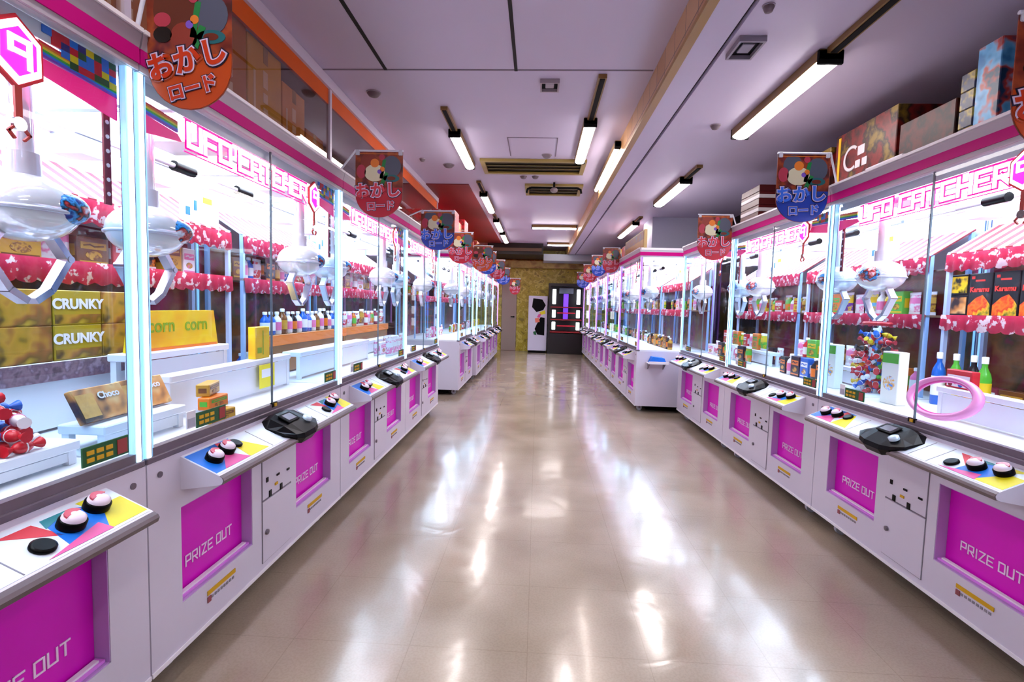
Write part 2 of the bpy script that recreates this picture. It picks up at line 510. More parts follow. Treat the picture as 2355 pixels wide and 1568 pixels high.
# ------------------------------------------------------------------ ceiling lamps
tube_m = mat('lamp_tube_glow', '#ffffff', .4, emit='#fff6f4', strength=LAMP_E)
brown_rail = mat('brown_lamp_rail', '#8a6a3a', .4, .3, noise=.1, nscale=6)
def tube_lamp(x, y0, y1, ztop, r0, r1, label, grp, across=False, lens_w=.05):
    """lamp along y (or along x when across); rail runs from r0 to r1 towards the viewer"""
    L = abs(y1 - y0)
    if across:
        t = thing('ceiling_lamp', label, 'lamp', (x, y0, ztop), -PI/2, grp)
    else:
        t = thing('ceiling_lamp', label, 'lamp', (x, y0, ztop), 0, grp)
    MB().box(-lens_w-.006, lens_w+.006, 0, L, -.058, -.001, 0, .004).build('lamp_housing', brown_rail, t)
    g = MB()
    prof = [(lens_w*math.cos(a), -.058 - .026*math.sin(a)) for a in [PI*i/8 for i in range(9)]]
    g.prism([(px, pz) for px, pz in prof], 'y', .02, L-.02)
    g.build('lamp_tube', tube_m, t)
    for yy in (0, L-.02):
        MB().box(-lens_w-.008, lens_w+.008, yy, yy+.02, -.08, -.003, 0, .004).build('end_cap', rubber, t)
    if r1 > r0:
        MB().box(-.03, .03, r0-y0, r1-y0, -.03, -.001).box(-.018, .018, r0-y0+.01, r1-y0-.01, -.034, -.03, 1).build('lamp_rail', [brown_rail, rubber], t)
    return t
tube_lamp(-.83, 4.77, 5.88, ZL, 4.25, 4.76, 'nearest tube lamp of the left ceiling line, left of the big brown vent', None)
tube_lamp(-.83, 7.30, 8.60, ZL, 6.7, 7.29, 'second tube lamp in the line along the left of the ceiling', None)
tube_lamp(-.83, 9.50, 10.75, ZL, 9.1, 9.49, 'third tube lamp down the left ceiling line, short and foreshortened', None)
tube_lamp(-.83, 11.15, 12.60, ZL, 10.95, 11.14, 'farthest tube lamp of the left ceiling line, ending at the black bulkhead', None)
tube_lamp(.41, 4.47, 5.61, ZL, 3.66, 4.46, 'white tube lamp on the ceiling beside the right end of the brown air vent', None)
tube_lamp(.722, 4.95, 6.75, ZL-.035, 0, 0, 'long tube lamp tucked against the tan tiled beam face', None, lens_w=.022)
tube_lamp(-.17, 10.19, 11.10, ZL, 0, 0, 'tube lamp lying crosswise over the aisle, nearer of the two', None, across=True)
tube_lamp(.19, 12.90, 13.48, ZL, 0, 0, 'short tube lamp lying crosswise beside the black bulkhead', None, across=True)
tube_lamp(1.55, 2.89, 4.13, ZR, -.6, 2.88, 'largest glowing tube lamp, on the low right ceiling with a long brown rail', None, lens_w=.06)
tube_lamp(1.55, 5.54, 6.79, ZR, 5.1, 5.53, 'second tube lamp on the low right ceiling, between the two hanging banners', None, lens_w=.06)
tube_lamp(1.55, 8.28, 9.84, ZR, 7.9, 8.27, 'farthest tube lamp on the low right ceiling, glowing in front of the white duct box', None)
for x, y0, zt in ((-.83, .4, ZL), (-.83, -2.2, ZL), (.41, -.9, ZL), (1.55, -1.9, ZR)):  # unseen lamps carrying on the rows, added to light the near end
    tube_lamp(x, y0, y0+1.2, zt, 0, 0, 'unseen white tube lamp continuing the ceiling rows, added to light the near end', 'unseen added ceiling lamps')

# ceiling vents and fixtures
def vent(name, x0, x1, y0, y1, z, label, frame, slot, slats=5):
    t = thing(name, label, 'vent', ((x0+x1)/2, (y0+y1)/2, z))
    hx, hy = (x1-x0)/2, (y1-y0)/2
    fr = MB()
    e = .05 if slats > 2 else .012
    fr.box(-hx, hx, -hy, -hy+e, -.03, -.001).box(-hx, hx, hy-e, hy, -.03, -.001).box(-hx, -hx+e, -hy+e, hy-e, -.03, -.001).box(hx-e, hx, -hy+e, hy-e, -.03, -.001)
    fr.build('vent_frame', frame, t)
    MB().box(-hx+e, hx-e, -hy+e, hy-e, -.008, -.001).build('vent_backing', slot, t)
    if slats < 3:
        MB().box(-hx*.45, hx*.45, -hy*.45, hy*.45, -.02, -.008, 0, .003).build('vent_core', frame, t)
        return t
    for i in range(slats):
        y = -hy + .08 + (2*hy-.16)*i/max(1, slats-1)
        MB().prism([(y-.02, -.026), (y+.02, -.012), (y+.02, -.009), (y-.02, -.023)], 'x', -hx+.05, hx-.05).build('slat', frame, t)
    return t
gold_frame = mat('tan_metal_frame', '#a08a4c', .4, .2)
dark_slot = mat('dark_brown_slot', '#2e2208', .7)
vent('ceiling_vent', -.70, .50, 5.70, 6.26, ZL, 'wide brown air conditioner vent across the ceiling over the aisle', gold_frame, dark_slot, 4)
vent('ceiling_vent', -.22, .56, 6.82, 7.42, ZL, 'smaller brown ceiling vent behind the wide one, black hanger below it', gold_frame, dark_slot, 4)
t = thing('sign_hanger', 'black arched hanger bar under the smaller brown ceiling vent', 'hanger', (.17, 6.75, ZL))
MB().tube((0, 0, -.001), (0, 0, -.07), .014).build('drop_rod', black, t)
pts = [(-.36, 0, -.14), (-.35, 0, -.09), (-.30, 0, -.07), (.30, 0, -.07), (.35, 0, -.09), (.36, 0, -.14)]
MB().path(pts, .014).build('arch_bar', black, t)
MB().ellipsoid((0, 0, -.10), (.05, .05, .035)).build('hub', mat('hub_grey', '#8a7c80', .4), t)
spk = vent('ceiling_vent', 1.01, 1.15, 2.76, 2.96, ZR, 'small square dark vent in the right ceiling near the beam', mat('grey_frame', '#8f8796', .4), black, 2)
sq = vent('ceiling_vent', -.03, .11, 3.74, 3.90, ZL, 'small square vent centred in the ceiling just behind the joint', mat('pale_frame', '#a89aa4', .4), rubber, 2)
def ceil_dot(x, y, z, r, label, cat='detector', m=None):
    t = thing('smoke_detector', label, cat, (x, y, z))
    MB().lathe([(r, -.001), (r, -.012), (r*.7, -.03), (r*.3, -.034)]).build('detector_body', m or mat('detector_grey', '#6f6068', .5), t)
    MB().lathe([(r*1.15, -.001), (r*1.15, -.006)]).build('detector_rim', mat('detector_rim_pale', '#a698a4', .5), t)
ceil_dot(-1.34, 3.99, ZL, .05, 'small dark ceiling detector above the left glass partition')
ceil_dot(-1.10, 5.98, ZL, .06, 'flat dark red oval detector left of the first ceiling lamp')
ceil_dot(-1.36, 5.75, ZL, .03, 'tiny round sprinkler nearest the end of the white partition frame')
ceil_dot(.05, 5.55, ZL, .05, 'small black detector at the near edge of the wide brown vent')
ceil_dot(-.23, 6.45, ZL, .04, 'left one of two little dots between the two brown vents')
ceil_dot(-.08, 6.45, ZL, .04, 'right one of two little dots between the two brown vents')
ceil_dot(1.33, 4.04, ZR, .035, 'small dark sprinkler beside the beginning of the largest lamp')
ceil_dot(1.04, 2.50, ZR, .025, 'faint sprinkler dot on the right ceiling before the square vent')
# unseen red tube, added high on the left wall to tint the ceiling there
t = thing('added_red_tube', 'unseen red tube added high on the left wall to tint the ceiling red', 'lamp', (XWL+.05, 8.6, 2.55))
MB().box(-.045, -.01, 0, 4.6, -.04, .04).build('red_tube_backing', rubber, t)
MB().tube((.0, .03, 0), (.0, 4.57, 0), .018).build('red_tube_glow', mat('red_tint_emission', '#ff2030', .4, emit='#ff0c18', strength=25), t)

# ------------------------------------------------------------------ the crane game machine
W = 1.5167; PITCH = 1.5227; D = .94
rainbow_cols = ['#e8203c', '#f08020', '#f0e020', '#30c040', '#2080f0', '#8040d0']
MCOL = [mat('sheet_'+c[1:], c, .4) for c in rainbow_cols]
def make_machine(kind):
    """local axes: x along the row, y into the machine, z up; front plane y=0"""
    t = thing('crane_game_machine', 'x', 'crane game')
    post_col = '#bfe8ff' if kind == 'cyan' else ('#e2a8ff' if kind == 'purple' else '#ffd0f0')
    post_m = mat('post_light_' + kind, post_col, .4, emit=post_col, strength=POST_E)
    post_side = mat('post_side_' + kind, '#a8dcf8' if kind == 'cyan' else '#b080e8', .2, emit='#90ccff' if kind == 'cyan' else '#a870ff', strength=.55)
    post_rim = mat('post_rim_' + kind, '#2c3c78' if kind == 'cyan' else '#50308c', .3)
    # cabinet with two recesses
    P = ((.142, .565), (.952, 1.375)); PZ0, PZ1 = .252, .590
    c = MB()
    c.box(0, W, .08, D, .085, .78)
    c.box(0, W, 0, .08, .590, .78)
    c.box(0, W, 0, .08, .085, .252)
    for a, b in ((0, P[0][0]), (P[0][1], P[1][0]), (P[1][1], W)):
        c.box(a, b, 0, .08, .252, .590)
    c.box(0, W, -.004, .0, .085, .10, 1)
    for a, b in P:     # recess lining
        c.box(a, a+.003, .002, .05, PZ0, PZ1, 2).box(b-.003, b, .002, .05, PZ0, PZ1, 2)
        c.box(a, b, .002, .05, PZ1-.003, PZ1, 2).box(a, b, .002, .05, PZ0, PZ0+.004, 2)
    for xx in (.05, W-.05):
        c.tube((xx, .0, .735), (xx, -.004, .735), .010, 12, 3)
    c.build('cabinet', [white, white_edge, lav, grey_metal], t)
    for a, b in P:
        d = MB().box(a+.004, b-.004, .046, .060, PZ0+.006, PZ1-.005, 0)
        o = d.build('prize_door', magenta, t)
        wd, gp = .0245, .0105
        L = word_len('PRIZE OUT', wd, gp)
        wb = MB(); word(wb, 'PRIZE OUT', (a+b)/2-L/2, .338, .036, wd, gp, .0055, .0435, .0455)
        wb.build('lettering', letter_white, o)
        MB().box(a+.006, b-.006, .012, .042, PZ0+.005, PZ0+.014, 0).box(a+.02, b-.02, .018, .034, PZ0+.014, PZ0+.020, 1).build('door_ledge', [pink_ledge, white_edge], o)
        s = MB().box((a+b)/2-.085, (a+b)/2+.085, -.003, -.0005, .200, .217, 0)
        for q in range(9):
            s.box((a+b)/2-.08+q*.018, (a+b)/2-.08+q*.018+.011, -.0025, -.0005, .180, .190, 1)
        s.box((a+b)/2-.085, (a+b)/2-.065, -.003, -.0005, .172, .194, 2)
        s.build('caution_sticker', [amber, mat('grey_print', '#8f8a94', .6), mat('rust_print', '#9a5058', .6)], t)
    # coin door
    x0, x1 = .640, .895
    cd = MB().box(x0, x1, -.004, -.0005, .415, .665, 0)
    cpo = cd.build('coin_panel', white, t)
    cd = MB()
    for z0, z1 in ((.130, .405), ):
        cd.box(x0, x1, -.004, -.0005, z0, z1, 0)
        cd.box(x0-.003, x0, -.002, -.0003, z0, .668, 1).box(x1, x1+.003, -.002, -.0003, z0, .668, 1)
        cd.box(x0-.003, x1+.003, -.002, -.0003, z0-.003, z0, 1).box(x0-.003, x1+.003, -.002, -.0003, .407, .412, 1)
    o = cd.build('coin_door', [white, mat('door_gap_grey', '#7d7684', .7)], t)
    MB().lathe([(.012, -.004), (.012, -.012), (.006, -.013)], (x0+.028, 0, .262), 14, 0, 'y').build('lock', grey_metal, o)
    for xx, zz, w_, h_ in ((.675, .498, .016, .022), (.768, .492, .024, .010), (.861, .486, .024, .010), (.70, .427, .020, .030), (.795, .425, .020, .030)):
        MB().box(xx-w_/2, xx+w_/2, -.008, -.004, zz-h_/2, zz+h_/2, 0, .001).build('coin_slot', black, cpo)
    MB().box(.74, .764, -.008, -.004, .448, .460).build('slot_label', amber, cpo)
    MB().box(.10, W-.10, .16, D-.12, .03, .0845).build('underside_shade_block', mat('underside_shade_black', '#060505', .8, spec=.1), t)  # black block added under the cabinet to keep the gap there dark
    # casters
    for xx in (.16, W-.16):
        for yy in (.09, D-.1):
            k = MB()
            k.tube((xx-.012, yy, .035), (xx+.012, yy, .035), .034, 16, 0)
            k.box(xx-.024, xx+.024, yy-.02, yy+.02, .066, .084, 1).box(xx-.022, xx-.017, yy-.012, yy+.012, .03, .07, 1).box(xx+.017, xx+.022, yy-.012, yy+.012, .03, .07, 1)
            k.build('caster', [lightgrey, grey_metal], t)
    # control panel wedge
    C0, C1 = .142, 1.375
    top = lambda y: .765 + (y) * (.065/.145)      # y negative towards player
    cp = MB()
    prof = [(0, .765), (-.135, .7045), (-.145, .698), (-.150, .688), (-.145, .677), (-.13, .671), (0, .650)]
    cp.prism(prof, 'x', C1, C0, 0)
    o = cp.build('control_panel', white, t)
    MB().prism([(-.137, .7035), (-.149, .697), (-.154, .688), (-.149, .675), (-.140, .6735), (-.1455, .677), (-.150, .688), (-.146, .6975)], 'x', C1+.001, C0-.001).build('nose_trim', brown_trim, o)
    sl = math.atan2(.0605, .135)
    def on_top(mb, poly, mi, h0=.0, h1=.0012):
        # poly in (x, s) with s the distance from the back edge down the slope
        vs = []
        for h_ in (h0, h1):
            for x, s_ in poly:
                y = -s_*math.cos(sl); z = .765 - s_*math.sin(sl)
                vs.append((x, y - h_*math.sin(sl), z + h_*math.cos(sl)))
        n = len(poly)
        mb.add(vs, [tuple(range(n, 2*n)), tuple(range(n))[::-1]] + [(i, (i+1) % n, (i+1) % n+n, i+n) for i in range(n)], mi)
    sh = MB()
    on_top(sh, [(C0+.003, .004), (C0+.003, .143), (C1-.003, .143), (C1-.003, .004)], 0, 0, .0008)
    def graphic(xa, sgn, flip):
        # colourful triangles round the buttons
        X = lambda u: xa + sgn*u
        P_ = lambda l: [(X(u), s_) for u, s_ in l]
        on_top(sh, P_([(.0, .01), (.0, .135), (.10, .135), (.16, .01)]), 1, .0008, .0014)
        on_top(sh, P_([(.05, .135), (.20, .135), (.14, .06)]), 2, .0014, .002)
        on_top(sh, P_([(.11, .01), (.24, .01), (.19, .08)]), 3 if flip else 1, .0008, .0014)
        on_top(sh, P_([(.20, .135), (.33, .135), (.25, .02), (.22, .02)]), 4, .0008, .0014)
        on_top(sh, P_([(.14, .06), (.19, .08), (.22, .02), (.16, .01)]), 5, .0014, .002)
    graphic(C0+.006, 1, False)
    # far half: yellow at the end, red inside
    def graphic2(xa):
        X = lambda u: xa - u
        P_ = lambda l: [(X(u), s_) for u, s_ in l]
        on_top(sh, P_([(.0, .05), (.0, .135), (.12, .135), (.06, .05)]), 4, .0008, .0014)
        on_top(sh, P_([(.06, .05), (.12, .135), (.22, .135), (.20, .02), (.12, .02)]), 1, .0008, .0014)
        on_top(sh, P_([(.02, .012), (.10, .012), (.09, .045)]), 4, .0008, .0014)
        on_top(sh, P_([(.12, .02), (.20, .02), (.21, .05)]), 6, .0014, .002)
        on_top(sh, P_([(.22, .02), (.30, .02), (.20, .09)]), 3, .0008, .0014)
        on_top(sh, P_([(.12, .10), (.28, .135), (.11, .137)]), 2, .0014, .002)
    graphic2(C1-.006)
    sh.build('graphic_sheet', [mat('sheet_white', '#dfeaf6', .2), blue, pinkp, red, yellow, red, teal], o)
    Rx = Matrix.Rotation(sl, 4, 'X')
    def button(x, s_, big):
        y = -s_*math.cos(sl); z = .765 - s_*math.sin(sl)
        e = MB()
        r = .030 if big else .026
        if big:
            e.lathe([(r, .0), (r, .018), (r*.88, .021)], n=24, mi=0)
            e.lathe([(r*.86, .018), (r*.84, .027), (r*.6, .033), (r*.2, .035)], n=24, mi=1)
            e.prism([(r*.75*math.cos(a), r*.75*math.sin(a)) for a in [PI*.1+PI*.9*i/7 for i in range(8)]], 'z', .0275, .0345, 2)
        else:
            e.lathe([(r, .0), (r, .006), (r*.8, .009)], n=24, mi=0)
        ob = e.build('button', [black, mat('button_pale', '#f2e4f4', .25), mat('button_red', '#c83a50', .25)], o, (x, y - .002*math.sin(sl), z + .002))
        ob.rotation_euler = (sl, 0, 0)
    button(.215, .075, True); button(.300, .062, True); button(.375, .05, False)
    button(C1-.085, .052, True); button(C1-.175, .072, True); button(C1-.265, .095, False)
    # panel joints
    js = MB()
    for xx in (.50, .93, 1.03):
        on_top(js, [(xx, .01), (xx, .14), (xx+.003, .14), (xx+.003, .01)], 0, .0008, .0016)
    js.build('panel_joint', grey_metal, o)
    # card reader in the middle
    kr = MB()
    kp = [(.02, .775), (-.03, .79), (-.10, .755), (-.165, .712), (-.170, .690), (-.150, .664), (-.13, .69), (-.02, .752)]
    a, b = .600, .905
    secs = [(a, .25), (a+.05, .8), (a+.10, 1.0), (b-.10, 1.0), (b-.05, .8), (b, .25)]
    vs = []; n = len(kp)
    cy_, cz_ = -.07, .735
    for xx, k in secs:
        for (py, pz) in kp:
            vs.append((xx, cy_ + (py-cy_)*(k*.6+.4), cz_ + (pz-cz_)*k))
    fs = [tuple(range(n))[::-1], tuple(range(n*(len(secs)-1), n*len(secs)))]
    for q in range(len(secs)-1):
        fs += [(q*n+i, q*n+(i+1) % n, (q+1)*n+(i+1) % n, (q+1)*n+i) for i in range(n)]
    kr.add(vs, fs, 0)
    ko = kr.build('card_reader', black, t)
    MB().box(-.05, .05, -.03, .03, 0, .006, 0, .002).box(-.035, .035, -.02, .02, .006, .0075, 1).build('reader_screen', [rubber, mat('reader_screen_print', '#5a4852', .2)], ko, ((a+b)/2-.02, -.075, .769), (math.radians(27), 0, 0))
    MB().lathe([(.022, 0), (.022, .014), (.012, .018)], n=20).build('reader_dial', mat('pale_blue_dial', '#cfe4f4', .2, .3), ko, ((a+b)/2+.075, -.115, .744), (math.radians(27), 0, 0))
    # sill
    MB().box(0, W, -.002, .035, .78, .800, 0, .003).box(.03, W-.03, .004, .03, .800, .826, 0).build('sill', grey_metal, t)
    # playfield
    MB().box(.006, W-.006, .036, D-.012, .781, .800).build('playfield', mat('playfield_white', '#eef0f6', .35), t)
    # posts with light strips
    for xx, sg in ((.0, 1), (W-.034, -1)):
        for yy in (.002, D-.036):
            p_ = MB()
            p_.box(xx+.008, xx+.021, yy-.001, yy+.020, .800, 1.955, 0)
            p_.box(xx, xx+.008, yy+.003, yy+.020, .800, 1.955, 1).box(xx+.021, xx+.026, yy+.001, yy+.020, .800, 1.955, 2).box(xx+.026, xx+.034, yy+.003, yy+.020, .800, 1.955, 1)
            p_.box(xx+.002, xx+.032, yy+.020, yy+.024, .800, 1.955, 2)
            p_.build('corner_post', [post_m if yy < .1 else post_side, post_side if yy < .1 else mat('rear_post_grey', '#aab4c4', .3), post_rim], t)
    for xx in (.044, W-.066):
        m_ = MB().box(xx, xx+.022, .044, .050, 1.56, 1.90, 0)
        for q in range(8):
            m_.lathe([(.006, .0425), (.006, .044)], (xx+.011, 0, 1.59+q*.04), 8, 1, 'y')
        m_.build('dotted_strip', [mat('wine_strip', '#7a0a24', .4), mat('dot_white', '#f4e8f0', .4)], t)
    # glass
    for a, b in ((.036, W/2-.003), (W/2+.003, W-.036)):
        MB().box(a, b, .014, .018, .828, 1.955).build('front_glass', glass, t)
    MB().box(W/2-.003, W/2+.003, .012, .020, .826, 1.955, 0).box(W/2-.022, W/2+.022, .002, .012, .812, .832, 1).box(W/2-.006, W/2+.012, -.002, .004, .814, .828, 2).build('glass_joint', [mat('joint_grey', '#6c7c88', .3), black, amber], t)
    for xx in (.004, W-.008):
        MB().box(xx, xx+.004, .038, D-.038, .802, 1.955).build('side_glass', glass, t)
    # back
    MB().box(.034, W-.034, D-.03, D-.012, 1.62, 1.955).build('back_panel', mat('back_white', '#e6e2ee', .4), t)
    bk = mottled('backdrop_' + kind, ['#6a1a30', '#98284c', '#84382c', '#946438', '#56482a', '#a82c54'], 2.2, .25, 6)
    MB().box(.034, W-.034, D-.03, D-.012, .802, 1.619).build('backdrop', bk, t)
    # roof and fascia
    r_ = MB()
    r_.box(0, W, .0, D, 1.956, 2.060, 0)
    r_.box(0, W, -.012, 0, 1.976, 2.020, 1)                       # magenta stripe
    r_.prism([(-.012, 2.020), (-.020, 2.052), (-.02, 2.072), (0, 2.072), (0, 2.020)], 'x', W, 0, 2)
    r_.box(0, W, -.028, .03, 2.062, 2.074, 3)
    r_.box(0, W, -.008, .0, 1.957, 1.976, 2)
    for xx0, xx1 in ((-.003, 0), (W, W+.003)):
        r_.box(xx0, xx1, 0, D, 1.976, 2.020, 1).box(xx0, xx1, 0, D, 2.045, 2.072, 3)
    r_.build('roof', [lightgrey, mag_line, mat('fascia_grey', '#b9b2c0', .4), white_edge], t)
    MB().box(.05, W-.05, .08, D-.06, 1.944, 1.9555).build('light_panel', mat('panel_glow', '#ffffff', .4, emit='#f2f4ff', strength=PANEL_E), t)
    # header sign behind the glass
    h0, h1 = 1.795, 1.955
    hd = MB()
    hd.box(.036, W-.036, .030, .034, 1.915, h1, 0)
    for q in range(3):   # rainbow band at the left and right ends
        pass
    for side in (0, 1):
        for q, m_ in enumerate((5, 4, 3, 2, 1, 0)):
            z = 1.862 + q*.006
            if side == 0:
                hd.prism([(.036, z), (.036, z+.006), (.20, z-.012+.006), (.20, z-.012)], 'y', .034, .028, m_+1)
            else:
                hd.prism([(W-.036, z), (W-.036, z+.006), (W-.26, z+.020), (W-.26, z+.014)], 'y', .034, .028, m_+1)
    hd.prism([(.036, 1.80), (.036, 1.86), (.20, 1.845), (.22, 1.825)], 'y', .034, .029, 7)
    hd.prism([(W-.036, 1.80), (W-.036, 1.862), (W-.26, 1.872), (W-.30, 1.84)], 'y', .034, .029, 7)
    rr = random.Random(3)
    for q in range(9):
        for k in range(4):
            if q + k > 2:
                c_ = rr.choice([8, 8, 9, 10, 11, 12])
                hd.box(W-.25+q*.0235, W-.25+(q+1)*.0235, .027, .033, 1.88+k*.018, 1.898+k*.018, c_)
    hd.build('header_plate', [mat('header_white', '#c9d6e2', .3)] + MCOL + [mat('header_pink', '#e02080', .3, emit='#ff2080', strength=.25), blue, mat('navy_print', '#182a80', .4), green, red, yellow], t)
    wd, gp, hh = .062, .024, .070
    L = word_len('UFO CATCHER', wd, gp)
    xs = .245
    ht = MB()
    word(ht, 'UFO CATCHER', xs, 1.822, hh, wd, gp, .030, .0245, .027, 0)
    word(ht, 'UFO CATCHER', xs, 1.822, hh, wd, gp, .017, .0215, .0245, 1)
    ht.box(xs-.02, xs+L+.02, .026, .029, 1.796, 1.800, 0).box(xs-.02, xs+L+.02, .026, .029, 1.908, 1.911, 0)
    ht.build('header_lettering', [mat('neon_pink', '#ff2090', .4, emit='#ff1080', strength=1.0), mat('neon_white', '#ffffff', .4, emit='#ffe8f8', strength=1.3)], t)
    # hexagonal emblem with a little claw below
    ex, ez = 1.19, 1.850
    hexp = lambda r: [(ex + r*math.cos(a)*.92, ez + r*math.sin(a)*1.1) for a in [PI/6 + PI/3*i for i in range(6)]]
    em = MB()
    em.prism(hexp(.076), 'y', .020, .012, 0).prism(hexp(.067), 'y', .012, .009, 1).prism(hexp(.050), 'y', .009, .006, 2)
    em.stroke([(ex+.022, ez-.030), (ex+.022, ez+.026), (ex-.020, ez+.026), (ex-.020, ez-.002), (ex+.022, ez-.002)], .012, .003, .006, 1)
    eo = em.build('emblem', [red, MATS['neon_white'], mat('neon_magenta', '#ff20d0', .4, emit='#ff20c8', strength=1.1)], t)
    cl = MB()
    cl.box(ex-.008, ex+.008, .012, .018, 1.70, 1.775, 0).lathe([(.016, -.004), (.016, .004)], (ex, .014, 1.688), 14, 1, 'y')
    cl.stroke([(ex-.010, 1.682), (ex-.024, 1.668), (ex-.012, 1.655)], .005, .011, .017, 0).stroke([(ex+.010, 1.682), (ex+.024, 1.668), (ex+.012, 1.655)], .005, .011, .017, 0)
    cl.build('emblem_claw', [mat('claw_red', '#b02820', .4), chrome], eo)
    # gantry
    g = MB()
    g.box(.04, W-.04, .60, .63, 1.895, 1.925, 0)
    g.box(.04, W-.04, .16, .18, 1.905, 1.925, 0)
    for xx in (.20, 1.05):
        g.box(xx, xx+.03, .06, D-.08, 1.925, 1.943, 0)
    for xx in (.46, 1.24):
        g.box(xx-.09, xx+.09, .05, .30, 1.875, 1.905, 1)
    for xx in (.62, 1.06):
        g.tube((xx, .36, 1.855), (xx+.12, .36, 1.855), .022, 14, 2).tube((xx-.16, .36, 1.855), (xx, .36, 1.855), .010, 10, 0)
    g.box(.96, 1.26, .585, .59, 1.69, 1.865, 1).box(1.0, 1.03, .583, .585, 1.72, 1.76, 3).box(1.06, 1.08, .583, .585, 1.75, 1.80, 3).box(1.13, 1.2, .583, .585, 1.80, 1.83, 4)
    g.box(.70, .80, .50, .62, 1.80, 1.895, 0).box(.34, .44, .50, .62, 1.82, 1.895, 0).box(.04, W-.04, .44, .455, 1.868, 1.885, 5)
    g.build('gantry', [lightgrey, mat('carriage_white', '#e4e8f2', .3), black, blue, yellow, grey_metal], t)
    # claws
    for ci, cx in enumerate((.225, 1.335)):
        cyy, cz = .165, 1.525
        k = MB()
        k.tube((cx, cyy, cz+.05), (cx, cyy, 1.88), .027, 18, 0)
        k.tube((cx, cyy, cz+.055), (cx, cyy, cz+.14), .038, 18, 0)
        k.ellipsoid((cx, cyy, cz), (.118, .116, .088), 28, 14, 0)
        k.torus((cx, cyy, cz-.01), .116, .006, n=32, m=8, mi=1)
        ko = k.build('claw', [mat('claw_shell', '#e9edf6', .08, .25), mat('claw_band', '#cdd4e6', .2, .2)], t)
        MB().ellipsoid((cx+.030, cyy-.072, cz+.004), (.066, .058, .046), 18, 10).build('claw_emblem', mottled('claw_badge', ['#0f2e88', '#3aa0f0', '#101828', '#d04040', '#e8f0ff'], 26, .2, 3), ko)
        for sg in (-1, 1):
            am = MB()
            pts = [(cx+sg*.060, cyy, cz-.055), (cx+sg*.112, cyy, cz-.125), (cx+sg*.055, cyy, cz-.215), (cx+sg*.010, cyy, cz-.245)]
            for p_, q_ in zip(pts[:-1], pts[1:]):
                dx, dz = q_[0]-p_[0], q_[2]-p_[2]; d_ = math.hypot(dx, dz); nx, nz = -dz/d_*.009, dx/d_*.009
                am.prism([(p_[0]-nx, p_[2]-nz), (q_[0]-nx, q_[2]-nz), (q_[0]+nx, q_[2]+nz), (p_[0]+nx, p_[2]+nz)], 'y', cyy+.016, cyy-.016)
            am.tube((cx+sg*.112, cyy-.018, cz-.125), (cx+sg*.112, cyy+.018, cz-.125), .010)
            am.build('claw_arm', mat('arm_metal', '#c4c2cc', .2, .8), ko)
    # price cards stuck on the glass
    for xx, ww in ((.24, .165), (1.315, .15)):
        s = MB()
        s.box(xx, xx+ww, .008, .0125, .838, .892, 0)
        for q in range(3):
            for k in range(2):
                s.box(xx+.012+q*.030, xx+.034+q*.030, .006, .008, .848+k*.020, .860+k*.020, 1)
        s.box(xx+ww-.04, xx+ww-.006, .006, .008, .844, .886, 2)
        s.build('price_card', [green, amber, mat('dull_red', '#a03838', .5)], t)
    MB().box(.19, .236, .009, .0125, .845, .905, 0).box(.195, .231, .007, .009, .85, .88, 1).build('notice_card', [mat('paper_white', '#eef0f8', .6), mat('paper_grey', '#b8bccc', .6)], t)
    return t

# every machine and where it stands; left: root at (X, near Y), right: root at (X, far Y)
def place(mach, side, X, y0):
    if side < 0:
        mach.location = (X, y0, 0); mach.rotation_euler = (0, 0, PI/2)
    else:
        mach.location = (X, y0 + PITCH, 0); mach.rotation_euler = (0, 0, -PI/2)
XL, XR = -1.19, 1.751
L0Y, R1Y = -.070, 1.623
protoC = make_machine('cyan')
protoP = make_machine('purple')
treeC, treeP = get_tree(protoC), get_tree(protoP)
machines = [
 ('C', -1, XL, L0Y, 'crane game nearest on the left, cut off by the left picture edge', 'L0'),
 ('C', -1, XL, L0Y+PITCH, 'left crane game with a full PRIZE OUT door, below the large orange hanging banner', 'L1'),
 ('C', -1, XL, L0Y+2*PITCH, 'left crane game just behind the red hanging banner, third along from the camera', 'L2'),
 ('C', -1, XL, L0Y+3*PITCH, 'last crane game of the near left block, its end beside the plain white cabinet side', 'L3'),
 ('C', -1, -1.10, 7.03, 'crane game stepping out into the aisle, its white side showing past the near left block', 'L4'),
 ('C', -1, -1.04, 8.60, 'left crane game right after the step in the far left row', 'L5'),
 ('C', -1, -1.04, 8.60+PITCH, 'middle crane game of the far left row', 'L6'),
 ('P', -1, -1.04, 8.60+2*PITCH, 'left crane game closest to the beige door at the aisle end', 'L7'),
 ('C', 1, XR, R1Y-PITCH, 'crane game beside the viewer on the right, outside the picture', 'R0'),
 ('C', 1, XR, R1Y, 'nearest right crane game with the black snack boxes and pink ring inside', 'R1'),
 ('C', 1, XR, R1Y+PITCH, 'right crane game below the blue hanging banner, colourful candy bundle inside', 'R2'),
 ('C', 1, XR, R1Y+2*PITCH, 'right crane game behind the red hanging banner, next to the jutting white machine side', 'R3'),
 ('P', 1, 1.265, 6.33, 'right crane game jutting into the aisle, blue cloth tray on its side', 'R4'),
 ('P', 1, 1.265, 6.33+PITCH, 'purple lit crane game directly behind the jutting one on the right', 'R5'),
 ('P', 1, 1.265, 6.33+2*PITCH, 'purple lit crane game third from the front of the far right row', 'R6'),
 ('P', 1, 1.265, 6.33+3*PITCH, 'purple lit crane game second from the dark cabinet in the far right row', 'R7'),
 ('P', 1, 1.265, 6.33+4*PITCH, 'far right crane game closest to the dark cabinet at the aisle end', 'R8'),
]
MC = {}
usedC = usedP = False
